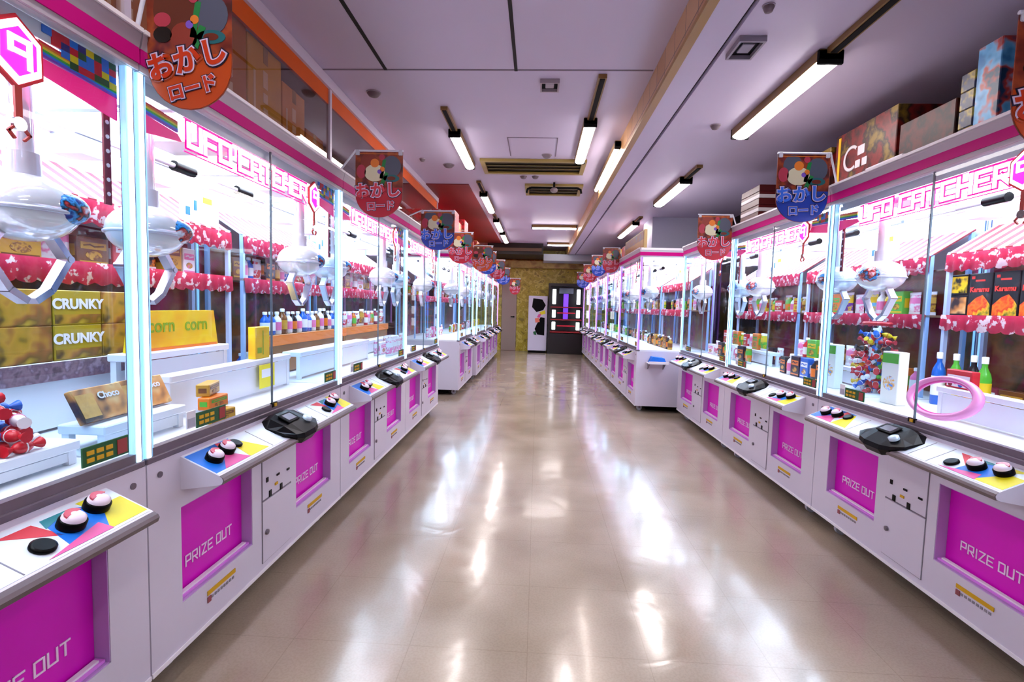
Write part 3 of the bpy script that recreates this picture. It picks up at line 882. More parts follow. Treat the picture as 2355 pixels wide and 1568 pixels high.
for kind, side, X, y0, label, key in machines:
    if kind == 'C':
        o = protoC if not usedC else _copy(treeC, None); usedC = True
    else:
        o = protoP if not usedP else _copy(treeP, None); usedP = True
    place(o, side, X, y0)
    tag(o, label, 'crane game', 'crane games along the aisle')
    MC[key] = (side, X, y0)

def wpos(key, x, y, z):
    """machine-local point to world; also returns the z rotation of the machine"""
    side, X, y0 = MC[key]
    if side < 0:
        return (X - y, y0 + x, z), PI/2
    return (X + y, y0 + PITCH - x, z), -PI/2

# ------------------------------------------------------------------ awning display shelves inside the machines
awn_m = stripes_mat('awning_stripes', '#98001e', '#eed4dc', .085, duty=.5)
val_m = mottled('valance_red', ['#c81848', '#d42450', '#d83058', '#fbe4ea'], 26, .6, 3, stops=[.0, .45, .57, .61])
up_m = mat('pale_blue_upright', '#b4c8f0', .3)
def make_display(zs, zt):
    t = thing('awning_shelf', 'x', 'shelf')
    yb, yf = .895, .64
    a0, a1 = .06, W-.06
    MB().prism([(yf, zt), (yb, zt+.17), (yb, zt+.18), (yf, zt+.01)], 'x', a1, a0).build('canopy', awn_m, t)
    def scallop(y, ztop, h):
        n = 18; poly = [(a0, ztop)]
        low = []
        for i in range(n):
            for k in range(5):
                u = (i + k/5)/n
                low.append((a0 + (a1-a0)*u, ztop - h + .014*(1-math.sin(PI*k/5))))
        low.append((a1, ztop-h+.014))
        poly = [(a0, ztop)] + low + [(a1, ztop)]
        m = MB()
        k = len(low)
        vs = []
        for (x, z) in low:
            w_ = .006*math.sin(x*90)
            vs += [(x, y+w_, z), (x, y, ztop), (x, y+w_+.004, z), (x, y+.004, ztop)]
        fs = []
        for i in range(k-1):
            a, b = i*4, (i+1)*4
            fs += [(a, b, b+1, a+1), (a+2, a+3, b+3, b+2), (a, a+2, b+2, b)]
        return m.add(vs, fs, 0, True)
    scallop(yf-.002, zt+.004, .105).build('valance', val_m, t)
    MB().box(a0, a1, yf, yb, zs-.014, zs).build('shelf_board', mat('shelf_wood', '#9a6a50', .5, noise=.15, nscale=6), t)
    scallop(yf-.006, zs+.004, .095).build('valance', val_m, t)
    for xx in (a0, a1-.022):
        MB().box(xx, xx+.022, yf+.004, yf+.026, .801, zt+.02).build('upright', up_m, t)
        MB().box(xx, xx+.022, yb-.024, yb-.002, .801, zt+.16).build('upright', up_m, t)
    return t
dispL = make_display(1.43, 1.685); dispR = make_display(1.315, 1.665)
tL, tR = get_tree(dispL), get_tree(dispR)
ORD = {'L0': 'the nearest left machine', 'L1': 'the left machine by the orange banner', 'L2': 'the left machine behind the red banner', 'L3': 'the last near left machine',
       'L4': 'the left machine at the step', 'L5': 'the left machine past the step', 'L6': 'the middle far left machine', 'L7': 'the left machine nearest the door',
       'R0': 'the unseen right machine', 'R1': 'the nearest right machine', 'R2': 'the right machine by the blue banner', 'R3': 'the right machine behind the red banner',
       'R4': 'the jutting right machine', 'R5': 'the machine behind the jutting one', 'R6': 'the third far right machine', 'R7': 'the second last right machine', 'R8': 'the last right machine'}
uL = uR = False
for kind, side, X, y0, label, key in machines:
    if key == 'R0': continue
    if side < 0:
        o = dispL if not uL else _copy(tL, None); uL = True
    else:
        o = dispR if not uR else _copy(tR, None); uR = True
    p, rz = wpos(key, 0, 0, 0)
    o.location = p; o.rotation_euler = (0, 0, rz)
    tag(o, 'striped awning shelf at the back of ' + ORD[key], 'shelf', 'awning shelves in the machines')

# ------------------------------------------------------------------ prizes
CACHE = {}
def mesh_of(key, fn):
    if key not in CACHE:
        o = fn()
        CACHE[key] = o.data
        bpy.data.objects.remove(o)
    return CACHE[key]
PAL = {'red': '#c81e2c', 'yellow': '#e8c818', 'blue': '#1e62c8', 'green': '#58b83a', 'white': '#eeeef2', 'orange': '#ea7c14', 'brown': '#7a4a20', 'black': '#15131a', 'pink': '#e87ab0', 'sky blue': '#6cc0e8', 'gold': '#c8992c', 'purple': '#6a3a98', 'wine': '#8c1838'}
ACC = {'red': 'white', 'yellow': 'red', 'blue': 'white', 'green': 'yellow', 'white': 'pink', 'orange': 'green', 'brown': 'gold', 'black': 'orange', 'pink': 'white', 'sky blue': 'yellow', 'gold': 'brown', 'purple': 'yellow', 'wine': 'white'}
def cm(c): return mat('prize_' + c, PAL[c], .35)
def box_mesh(c, w_, d_, h_):
    def fn():
        a = ACC[c]
        r = random.Random(c + str(w_))
        m = MB().box(-w_/2, w_/2, -d_/2, d_/2, 0, h_, 0, .003)
        m.box(-w_*.40, w_*.40, -d_/2-.0012, -d_/2, h_*.56, h_*.80, 1)
        m.box(-w_*.44, w_*.44, -d_/2-.0010, -d_/2, h_*.08, h_*.14, 1)
        pts = [(w_*.0 + w_*.26*math.cos(q*PI/5), h_*.34 + min(w_, h_)*.17*math.sin(q*PI/5)) for q in range(10)]
        m.prism(pts, 'y', -d_/2, -d_/2-.0014, 2)
        m.stroke([(-w_*.30, h_*.68), (-w_*.12, h_*.72), (w_*.02, h_*.66), (w_*.30, h_*.70)], h_*.05, -d_/2-.0022, -d_/2-.0012, 0)
        m.box(-w_/2-.001, -w_/2, -d_*.3, d_*.3, h_*.3, h_*.7, 1).box(w_/2, w_/2+.001, -d_*.3, d_*.3, h_*.3, h_*.7, 1)
        return m.build('b', [cm(c), cm(a), mottled('food_print_' + c, [PAL[a], PAL['gold'], PAL['brown'], PAL[c]], 30, .4, 2)])
    return mesh_of(('box', c, w_, d_, h_), fn)
def bag_mesh(c, w_, h_):
    def fn():
        m = MB(); n = 8
        for sgn, off in ((-1, 0), (1, 0)):
            vs = []
            for j in range(n+1):
                for i in range(n+1):
                    u, v = i/n, j/n
                    b = (math.sin(PI*u)**.6) * (math.sin(PI*min(1, max(0, (v-.06)/.88)))**.6) if .06 < v < .94 else 0
                    vs.append(((u-.5)*w_*(1-.06*math.sin(PI*v)), sgn*(.0015+b*w_*.17), v*h_))
            fs = [(j*(n+1)+i, j*(n+1)+i+1, (j+1)*(n+1)+i+1, (j+1)*(n+1)+i) for j in range(n) for i in range(n)]
            if sgn > 0: fs = [q[::-1] for q in fs]
            m.add(vs, fs[:n], 1, True); m.add(vs, fs[-n:], 1, True)
            m.add(vs, [q for k, q in enumerate(fs[n:-n]) if k // n in (3, 4)], 2, True)
            m.add(vs, [q for k, q in enumerate(fs[n:-n]) if k // n not in (3, 4)], 0, True)
        return m.build('b', [mottled('bag_print_' + c, [PAL[c], PAL[c], PAL[ACC[c]], PAL[c]], 22, .25, 2), cm('white'), cm(ACC[c])])
    return mesh_of(('bag', c, w_, h_), fn)
def bottle_mesh(c, r, h_):
    def fn():
        m = MB().lathe([(r*.9, 0), (r, .006), (r, h_*.62), (r*.85, h_*.70), (r*.38, h_*.82), (r*.38, h_*.9)], n=16, mi=0)
        m.lathe([(r*1.01, h_*.18), (r*1.01, h_*.55)], n=16, mi=1)
        m.lathe([(r*.46, h_*.885), (r*.46, h_), (r*.3, h_+.002)], n=14, mi=2)
        return m.build('b', [mat('bottle_' + c, PAL[c], .15), cm(ACC[c]), cm('white')])
    return mesh_of(('bottle', c, r, h_), fn)
def candy_mesh(c):  # twisted wrapper at both ends
    def fn():
        m = MB().ellipsoid((0, 0, .017), (.028, .017, .017), 14, 8, 0)
        for sg in (-1, 1):
            m.tube((sg*.026, 0, .017), (sg*.050, 0, .017), .004, 10, 0, .016)
        m.torus((0, 0, .017), .0172, .0016, 'x', 16, 6, 1)
        return m.build('b', [cm(c), cm(ACC[c])])
    return mesh_of(('candy', c), fn)
def prize(name, mesh, key, x, y, z, label, cat, group, rz=0.0, rx=0.0, ry=0.0):
    o = bpy.data.objects.new(name, mesh)
    COL.objects.link(o)
    p, r = wpos(key, x, y, z)
    o.location = p
    o.rotation_euler = (Matrix.Rotation(r + rz, 3, 'Z') @ Matrix.Rotation(rx, 3, 'X') @ Matrix.Rotation(ry, 3, 'Y')).to_euler()
    return tag(o, label, cat, group)

def shelf_row(key, zs, cols, kinds, y=.77, x0=.12, x1=1.40, where='on the shelf in '):
    x = x0; rr = random.Random(key + str(zs) + str(y))
    i = 0
    while True:
        c = cols[i % len(cols)]; k = kinds[i % len(kinds)]; i += 1
        if k == 'box':
            w_, d_, h_ = rr.choice([(.13, .06, .16), (.10, .05, .14), (.15, .06, .12)])
        elif k == 'bag':
            w_, h_ = rr.choice([(.13, .17), (.11, .15)])
        else:
            w_, h_ = rr.choice([(.066, .17), (.06, .15)])
        if x + w_ > x1: break
        cx = x + w_/2; x += w_ + rr.uniform(.006, .02)
        g = None
        if k == 'box':
            nm, me, cat = 'snack_box', box_mesh(c, w_, d_, h_), 'snack box'
            lb = c + ' snack box standing ' + where + ORD[key]; g = c + ' snack boxes ' + where + ORD[key]
        elif k == 'bag':
            nm, me, cat = 'snack_bag', bag_mesh(c, w_, h_), 'snack bag'
            lb = c + ' snack bag standing ' + where + ORD[key]; g = c + ' snack bags ' + where + ORD[key]
        else:
            nm, me, cat = 'drink_bottle', bottle_mesh(c, w_/2, h_), 'bottle'
            lb = c + ' bottle standing ' + where + ORD[key]; g = c + ' bottles ' + where + ORD[key]
        prize(nm, me, key, cx, y, zs + .0005, lb, cat, g, rr.uniform(-.08, .08))

plans = {
 'L0': (['brown', 'gold', 'wine'], ['box', 'box', 'bag']),
 'L1': (['black', 'gold', 'white', 'brown', 'red'], ['box', 'box', 'bag']),
 'L2': (['brown', 'white', 'blue', 'red', 'black'], ['box', 'bottle', 'bottle', 'bag']),
 'L3': (['red', 'white', 'gold', 'brown', 'pink'], ['box', 'bag', 'bottle']),
 'L4': (['orange', 'red', 'white', 'yellow'], ['bag', 'box']),
 'L5': (['red', 'white', 'brown', 'green'], ['box', 'bag']),
 'L6': (['brown', 'orange', 'white', 'black'], ['bag', 'box']),
 'L7': (['black', 'yellow', 'red', 'white'], ['box', 'bottle']),
 'R1': None,
 'R2': (['brown', 'black', 'orange', 'purple', 'white', 'sky blue', 'white', 'yellow', 'green', 'white'], ['bottle', 'bottle', 'box', 'bag', 'bag', 'bag']),
 'R3': (['red', 'orange', 'white', 'yellow', 'brown', 'green'], ['box', 'bag', 'bottle']),
 'R4': (['green', 'black', 'yellow', 'white', 'pink'], ['bag', 'box']),
 'R5': (['green', 'brown', 'yellow', 'white'], ['bag', 'box']),
 'R6': (['green', 'white', 'gold'], ['bag', 'box']),
 'R7': (['black', 'white', 'green'], ['box', 'bag']),
 'R8': (['white', 'purple', 'black'], ['box', 'bag']),
}
for k, pl in plans.items():
    if pl:
        shelf_row(k, 1.43 if k[0] == 'L' else 1.315, pl[0], pl[1])
# bottoms: rows standing on the playfield at the back
floors = {
 'L2': (['blue', 'white', 'orange', 'brown', 'white', 'blue'], ['bottle', 'bottle', 'box'], .72),
 'L3': (['red', 'orange', 'white', 'wine', 'pink'], ['box', 'bag', 'bottle'], .80),
 'L4': (['pink', 'white', 'red'], ['bag', 'box'], .5),
 'L5': (['orange', 'white', 'brown'], ['bag', 'box'], .5),
 'L6': (['red', 'white', 'black'], ['box', 'bag'], .5),
 'L7': (['white', 'black', 'yellow'], ['box', 'bag'], .5),
 'R2': (['red', 'green', 'white', 'orange', 'pink', 'black'], ['box', 'bottle', 'bag'], .72),
 'R3': (['red', 'brown', 'white', 'orange', 'black'], ['box', 'bag', 'bottle'], .6),
 'R4': (['black', 'gold', 'black', 'brown'], ['bottle', 'bottle', 'box'], .45),
 'R5': (['black', 'white', 'brown'], ['box', 'bottle'], .5),
 'R6': (['green', 'white', 'black'], ['box', 'bag'], .5),
 'R7': (['brown', 'white', 'green'], ['box', 'bag'], .5),
 'R8': (['white', 'purple', 'black'], ['box', 'bag'], .5),
}
for k, (cols, kinds, y) in floors.items():
    shelf_row(k, .8005, cols, kinds, y=y, where='low down in ')
# second, front rows seen low through the front glass
shelf_row('L3', .8005, ['pink', 'white', 'red', 'pink'], ['bag', 'box', 'bag'], y=.33, x0=.1, x1=1.2, where='at the front in ')
shelf_row('R3', .8005, ['white', 'red', 'black', 'orange'], ['box', 'bag'], y=.34, x0=.1, x1=1.3, where='at the front in ')
shelf_row('R2', .8005, ['black', 'white', 'black', 'blue', 'black'], ['box', 'bottle', 'box'], y=.36, x0=.30, x1=1.0, where='at the front in ')

# ---- white platforms / bridges
def platform(key, x0, x1, y0, y1, z0, z1, m, label, name='display_platform', cat='platform', band=None):
    t = thing(name, label, cat)
    p, r = wpos(key, (x0+x1)/2, (y0+y1)/2, 0)
    t.location = p; t.rotation_euler = (0, 0, r)
    hx, hy = (x1-x0)/2, (y1-y0)/2
    MB().box(-hx, hx, -hy, hy, z1-.03, z1, 0, .004).build('platform_top', m, t)
    for sx in (-1, 1):
        for sy in (-1, 1):
            MB().box(sx*(hx-.02)-.012, sx*(hx-.02)+.012, sy*(hy-.02)-.012, sy*(hy-.02)+.012, z0, z1-.03).build('leg', m, t)
    MB().box(-hx+.02, hx-.02, -hy+.012, -hy+.018, z0+.01, z1-.035).build('front_board', m, t)
    if band:
        MB().box(-hx, hx, -hy-.003, -hy, z1-.07, z1-.002).build('edge_band', band, t)
    return t
pw = mat('bridge_white', '#eef0fa', .3)
purple_brown = mottled('patterned_riser', ['#54404c', '#8a6a78', '#6c5060', '#a890a4'], 20, .4)
platform('L1', .08, .66, .56, .63, .801, 1.055, pw, 'stand with patterned edge under the golden chocolate boxes', band=purple_brown)
platform('L1', .42, 1.05, .40, .50, .801, 1.07, pw, 'white stand carrying the wide yellow tray box')
platform('L1', .46, 1.44, .27, .34, .801, .985, pw, 'white prize bridge holding the upright yellow box')
platform('L2', .10, 1.40, .30, .42, .801, .975, pw, 'long white prize bridge low in the machine behind the red banner')
platform('L0', 1.13, 1.47, .16, .42, .801, .872, pw, 'low white tray holding the heap of red and blue sweets')
platform('L0', 1.02, 1.50, .50, .60, .801, 1.02, pw, 'white ledge low behind the nearest left glass')
platform('L1', .04, .41, .17, .33, .801, .885, pw, 'low white tray under the dark biscuit boxes')
platform('L3', .12, 1.30, .44, .54, .801, .93, pw, 'white ledge in the last machine of the near left block')
platform('R1', .50, 1.46, .30, .36, .801, .955, pw, 'long white bar stand beside the pink ring')
platform('R3', .12, 1.4, .44, .54, .801, .93, pw, 'white ledge in the right machine behind the red banner')
platform('R2', .12, 1.04, .50, .60, .801, .93, pw, 'white ledge in the right machine under the blue banner')

orange_edge = mat('orange_edge', '#f08010', .4)
platform('L2', .10, 1.42, .52, .62, .801, 1.07, mat('tan_board', '#a87848', .5, noise=.15, nscale=6), 'orange edged bottle shelf in the left machine behind the red banner', band=orange_edge)
shelf_row('L2', 1.0705, ['blue', 'blue', 'white', 'brown', 'white', 'black', 'white'], ['bottle'], y=.57, x0=.14, x1=1.38, where='on the orange shelf in ')
platform('L3', .10, 1.42, .60, .70, .801, 1.06, mat('tan_board', '#a87848', .5), 'orange edged shelf in the last near left machine', band=orange_edge)
shelf_row('L3', 1.0605, ['red', 'white', 'orange', 'wine', 'brown'], ['bag', 'bag', 'bottle'], y=.65, x0=.14, x1=1.38, where='on the orange shelf in ')
shelf_row('R2', .9305, ['white', 'red', 'green', 'yellow', 'white', 'brown'], ['bag', 'bottle', 'box'], y=.55, x0=.16, x1=1.02, where='on the white ledge in ')
shelf_row('R3', .9305, ['red', 'white', 'orange', 'green'], ['box', 'bag'], y=.49, x0=.16, x1=1.38, where='on the white ledge in ')
shelf_row('L1', .8005, ['green', 'brown', 'gold', 'wine', 'brown'], ['box', 'box', 'bag'], y=.76, x0=.70, x1=1.40, where='low down in ')
shelf_row('R1', .8005, ['wine', 'brown', 'red', 'gold'], ['box'], y=.80, x0=.16, x1=1.40, where='low down in ')

# ---- golden boxes with lettering
nuts = mottled('nut_print', ['#2a1c08', '#b08818', '#c89428', '#a06428', '#7a5a14', '#d0b030'], 8, .4, 2)
goldb = mat('golden_box', '#b59a1c', .35, noise=.08, nscale=10)
crunky_txt = mat('crunky_white', '#f4f0f4', .4)
for r_ in range(2):
    for cidx in range(3):
        x = .17 + cidx*.205; z = 1.0555 + r_*.1305
        where_ = ('lower', 'upper')[r_]
        side_ = ('left', 'middle', 'right')[cidx]
        t = thing('chocolate_box', 'golden chocolate box, %s row, %s, on the patterned stand' % (where_, side_), 'snack box', group='golden chocolate boxes')
        p, rr_ = wpos('L1', x, .595, z)
        t.location = p; t.rotation_euler = (0, 0, rr_)
        MB().box(-.10, .10, -.03, .03, 0, .13, 0, .003).build('carton', nuts if cidx != 1 else goldb, t)
        MB().box(-.095, .095, -.0312, -.0302, .006, .04).build('food_picture', nuts, t)
        if cidx == 1:
            font_mesh('lettering', 'CRUNKY', .052, .0008, crunky_txt, t, .002, (0, -.0325, .078), (PI/2, 0, 0))
# flat dark biscuit boxes leaning at the front of the nearest machine
biscuit = mottled('biscuit_print', ['#2a2024', '#3a2c2e', '#d89048', '#e8b878', '#5a4038'], 9, .35, 2)
for i, (x, y, rz) in enumerate(((.125, .23, .05), (.315, .24, -.04))):
    t = thing('biscuit_box', ('dark biscuit box leaning beside the red and blue sweets' if i == 0 else 'dark biscuit box leaning just behind the nearest corner post'), 'snack box', group='dark biscuit boxes')
    p, rr_ = wpos('L1', x, y, .886)
    t.location = p; t.rotation_euler = (Matrix.Rotation(rr_+rz, 3, 'Z') @ Matrix.Rotation(-.45, 3, 'X')).to_euler()
    MB().box(-.10, .10, -.012, .012, .006, .12, 0, .003).build('carton', biscuit, t)
    MB().box(-.095, -.03, -.0135, -.0122, .02, .10).build('gold_panel', mat('biscuit_gold', '#d9a858', .4, noise=.3, nscale=40), t)
    font_mesh('lettering', 'Choco', .032, .0006, crunky_txt, t, .001, (.03, -.014, .085), (PI/2, 0, 0))
t = thing('choco_box', 'long dark chocolate box lying on the white ledge behind the nearest left glass', 'snack box')
p, rr_ = wpos('L0', 1.34, .55, 1.0205); t.location = p; t.rotation_euler = (0, 0, rr_+.1)
MB().box(-.09, .12, -.035, .035, 0, .035, 0, .003).build('carton', mat('dark_choco', '#2c2030', .35), t)
MB().box(-.085, -.03, -.0362, -.0352, .004, .031).build('food_picture', nuts, t)
font_mesh('lettering', 'CRUNKY', .026, .0006, crunky_txt, t, .001, (.035, -.037, .018), (PI/2, 0, 0))
# light blue packs
for i in range(2):
    prize('snack_bag', bag_mesh('sky blue', .12, .15), 'L0', 1.03+.115*i, .55, 1.0205, 'light blue snack bag on the white ledge behind the nearest left glass', 'snack bag', 'light blue snack bags in the nearest left machine', rz=.1*i-.1)
# red and blue wrapped sweets: a heap
rs = random.Random(5)
n_ = 0
for lay in range(6):
    R_ = .135 - lay*.021
    for k in range(max(1, int(13 - lay*2.6))):
        a = 2*PI*k/max(1, int(13 - lay*2.6)) + lay*.4
        c = rs.choice(['red', 'blue', 'red', 'blue', 'red', 'blue', 'white'])
        q = R_ * rs.uniform(.55, 1)
        prize('wrapped_sweet', candy_mesh(c), 'L0', 1.30 + q*math.cos(a)*1.05, .29 + q*.85*math.sin(a), .8725 + lay*.031, c + ' wrapped sweet in the front heap of the nearest left machine', 'sweet', c + ' sweets in the heap', rz=rs.uniform(0, PI))
# yellow boxes in L1
yel = mottled('yellow_tray_print', ['#f0a810', '#f6c410', '#f8d820', '#eab010'], 5, .35, 2)
grn = mat('green_lettering', '#8cb018', .4)
t = thing('yellow_tray_box', 'wide yellow orange tray box with green lettering on the white stand', 'snack box')
p, rr_ = wpos('L1', .74, .455, 1.0705); t.location = p; t.rotation_euler = (0, 0, rr_)
MB().prism([(-.27, 0), (-.24, .17), (.24, .17), (.27, 0)], 'y', .02, -.02, 0).build('carton', yel, t)
MB().box(-.26, .26, -.0212, -.0202, .0, .012).build('bottom_band', mat('tray_orange', '#e8780c', .4), t)
for q, tx in enumerate(('corn', 'corn')):
    font_mesh('lettering', tx, .085, .0006, grn, t, .001, (-.11+.22*q, -.0215, .105), (PI/2, 0, 0))
t = thing('yellow_upright_box', 'upright yellow box with a green line standing on the white prize bridge', 'snack box')
p, rr_ = wpos('L1', 1.16, .305, .9855); t.location = p; t.rotation_euler = (0, 0, rr_)
MB().box(-.07, .07, -.02, .02, 0, .17, 0, .003).build('carton', yel, t)
MB().box(.0, .008, -.0212, -.0202, .02, .15).box(-.05, -.01, -.0212, -.0202, .03, .06).build('green_print', grn, t)
t = thing('yellow_price_tag', 'bright yellow price tag hanging from the white prize bridge', 'tag')
p, rr_ = wpos('L1', 1.16, .262, 0); t.location = p; t.rotation_euler = (0, 0, rr_)
MB().box(-.075, .075, -.002, .0, .83, .955, 0).build('card', mat('tag_yellow', '#f6ea10', .5), t)
MB().box(-.055, .055, -.003, -.002, .885, .93, 0).build('paper_slip', mat('slip_white', '#f4f6fc', .5), t)
for i in range(3):
    prize('snack_box', box_mesh('orange' if i % 2 else 'gold', .13, .05, .05), 'L1', .50+.02*i, .10+.035*i, .8005+.0505*(i % 3), ['gold snack box lowest in the small stack by the left machine post', 'orange snack box in the middle of the small stack by the left machine post', 'gold snack box topping the small stack by the left machine post'][i], 'snack box', 'small stack by the post', rz=.25*i-.2)
# pennant toys in L2/L3 front: pink packs standing
for i in range(5):
    prize('snack_bag', bag_mesh('pink', .12, .17), 'L3', .15+.14*i, .20, .8005, 'pink shiny bag at the very front of the last near left machine', 'snack bag', 'pink bags in the last near left machine', rz=.15*(i-2))

# ---- right machine: black snack boxes on the shelf
hot = mottled('flame_print', ['#e04410', '#f08018', '#d82c10', '#f0c020', '#50701c'], 13, .35, 3)
redl = mat('red_lettering', '#e23a30', .4)
for i in range(5):
    x = .265 + i*.152
    t = thing('black_snack_box', ['black snack box with orange flame picture, first from the left on the black box shelf', 'black snack box with orange flame picture, second on the black box shelf', 'black snack box with orange flame picture, middle of the black box shelf', 'black snack box with orange flame picture, fourth on the black box shelf', 'black snack box with orange flame picture, last on the black box shelf'][i], 'snack box', group='black snack boxes with flames')
    p, rr_ = wpos('R1', x, .70, 1.3155); t.location = p; t.rotation_euler = (0, 0, rr_)
    MB().box(-.073, .073, -.03, .03, 0, .235, 0, .003).build('carton', cm('black'), t)
    MB().prism([(-.068, .005), (-.068, .06), (-.02, .10), (.02, .115), (.05, .085), (.068, .06), (.068, .005)], 'y', -.030, -.0315).build('food_picture', hot, t)
    font_mesh('lettering', 'Karamu', .038, .0006, redl, t, .0015, (0, -.0325, .145), (PI/2, 0, 0))
    MB().box(-.03, .03, -.0315, -.03, .19, .20).box(-.055, -.035, -.0315, -.03, .205, .22).build('red_print', redl, t)
for i in range(2):
    t = thing('yellow_black_snack_box', ['yellow and black snack box left end of the black box shelf, upper', 'dark cookie box left end of the black box shelf, below the yellow one'][1-i], 'snack box', group='boxes left of the black ones')
    p, rr_ = wpos('R1', .125, .70, 1.3155+i*.118); t.location = p; t.rotation_euler = (0, 0, rr_)
    MB().box(-.063, .063, -.03, .03, 0, .1175, 0, .003).build('carton', cm('black'), t)
    MB().box(-.058, .058, -.0315, -.03, .012, .105).build('food_picture', mottled('yellow_black', ['#101010', '#e8c010', '#f0d010', '#181008'], 16, .4, 2) if i else biscuit, t)
for i in range(3):
    prize('snack_bag', bag_mesh(['purple', 'white', 'blue'][i], .12, .20), 'R1', 1.03+.125*i, .74, 1.3155, ['purple', 'white', 'blue'][i] + ' snack bag at the near end of the shelf in the nearest right machine', 'snack bag', None)
# green and grey machines parts below: bottles standing on field
for i, (c, x, y) in enumerate((('green', .24, .60), ('black', .33, .62), ('green', .42, .60), ('blue', .15, .58))):
    prize('drink_bottle', bottle_mesh(c, .032, .30), 'R1', x, y, .8005, ['green bottle left of the dark one under the pink valance', 'tall dark bottle between two green ones under the pink valance', 'green bottle right of the dark one under the pink valance', 'blue bottle leftmost under the pink valance'][i], 'bottle', None)
t = thing('red_gift_box', 'red and white snack box with round pictures on the white bar stand', 'snack box')
p, rr_ = wpos('R1', .60, .345, .9555); t.location = p; t.rotation_euler = (0, 0, rr_)
MB().box(-.075, .075, -.02, .02, 0, .09, 0, .003).build('carton', cm('red'), t)
MB().box(-.065, .065, -.0212, -.0202, .008, .065).build('white_panel', cm('white'), t)
m_ = MB()
for q in range(4):
    m_.lathe([(.013, -.0222), (.013, -.0212)], (-.045+q*.03, 0, .02+.012*(q % 2)), 12, q % 3, 'y')
m_.build('round_print', [cm('wine'), cm('red'), cm('blue')], t)
# pink ring
t = thing('pink_ring', 'large translucent pink ring lying slanted at the front of the nearest right machine', 'ring')
p, rr_ = wpos('R1', .72, .165, .925); t.location = p; t.rotation_euler = (Matrix.Rotation(rr_+.1, 3, 'Z') @ Matrix.Rotation(math.radians(-28), 3, 'X')).to_euler()
MB().torus((0, 0, 0), .165, .022, 'y', 36, 12, 0, .60).build('ring_body', mat('pink_plastic', '#f59ad0', .2), t)
MB().torus((0, -.002, 0), .146, .007, 'y', 36, 8, 0, .58).build('ring_edge', mat('hot_pink', '#f050b0', .3), t)
# candy bundle in R2
rs = random.Random(11)
for lay in range(9):
    R_ = .115*math.sin(PI*(.22+.66*lay/9))
    n_ = 6 if lay < 6 else 4
    for k in range(n_):
        a = 2*PI*k/n_ + lay*.5
        c = rs.choice(['red', 'white', 'black', 'red', 'blue', 'yellow', 'green'])
        prize('wrapped_sweet', candy_mesh(c), 'R2', 1.27 + R_*math.cos(a), .48 + R_*.7*math.sin(a), .8005 + lay*.045, c + ' wrapped sweet in the tall candy bundle of the right machine', 'sweet', c + ' sweets in the candy bundle', rz=a, rx=0, ry=rs.uniform(-.6, .6))
t = thing('candy_column', 'clear column holding the candy bundle in the right machine', 'display')
p, rr_ = wpos('R2', 1.27, .48, .8005); t.location = p; t.rotation_euler = (0, 0, rr_)
MB().lathe([(.05, 0), (.045, .01), (.035, .40), (.02, .44)], n=18).build('core', mottled('candy_core', ['#c81e2c', '#e8e8f0', '#20242c', '#1e62c8'], 40, .3, 2, 'voronoi'), t)
MB().torus((0, 0, .45), .11, .012, 'z', 24, 8, 0, .5).build('top_ribbon', cm('red'), t)
for i, (bk_, x) in enumerate((('R2', 1.13), ('R1', .20))):
    t = thing('green_white_box', ['white and green snack box left of the candy bundle', 'white and green snack box right of the candy bundle'][i], 'snack box')
    p, rr_ = wpos(bk_, x, .30, .8005); t.location = p; t.rotation_euler = (0, 0, rr_+.1)
    MB().box(-.06, .06, -.03, .03, 0, .30, 0, .003).build('carton', mat('pale_box', '#f2f4ee', .35), t)
    MB().box(-.056, .056, -.0312, -.0302, .235, .29, 0).build('green_band', cm('green'), t)
    MB().lathe([(.042, -.0315), (.042, -.0302)], (0, 0, .12), 20, 0, 'y').build('round_picture', mottled('ball_print', ['#2068e0', '#e0f0ff', '#f0b020', '#2890f0'], 30, .4, 2), t)
# blue folded cloth on white tray at the side of the jutting machine
t = thing('side_tray', 'small white tray fixed on the side of the jutting right machine', 'tray', (1.50, 6.325, 0))
MB().box(-.12, .12, -.16, .0, .640, .652, 0, .003).box(-.12, .12, -.165, -.155, .640, .672, 0).build('tray_board', white_edge, t)
MB().prism([(-.12, .64), (0, .64), (0, .56)], 'x', -.10, -.09).prism([(-.12, .64), (0, .64), (0, .56)], 'x', .09, .10).build('bracket', grey_metal, t)
t = thing('blue_cloth', 'bright blue folded cloth lying on the small white side tray', 'cloth', (1.50, 6.325, .6525))
MB().prism([(-.10, 0), (.10, 0), (.075, .06), (-.07, .075)], 'y', -.02, -.14).build('cloth_fold', mat('bright_blue_cloth', '#1c78e8', .8, noise=.2, nscale=18), t)

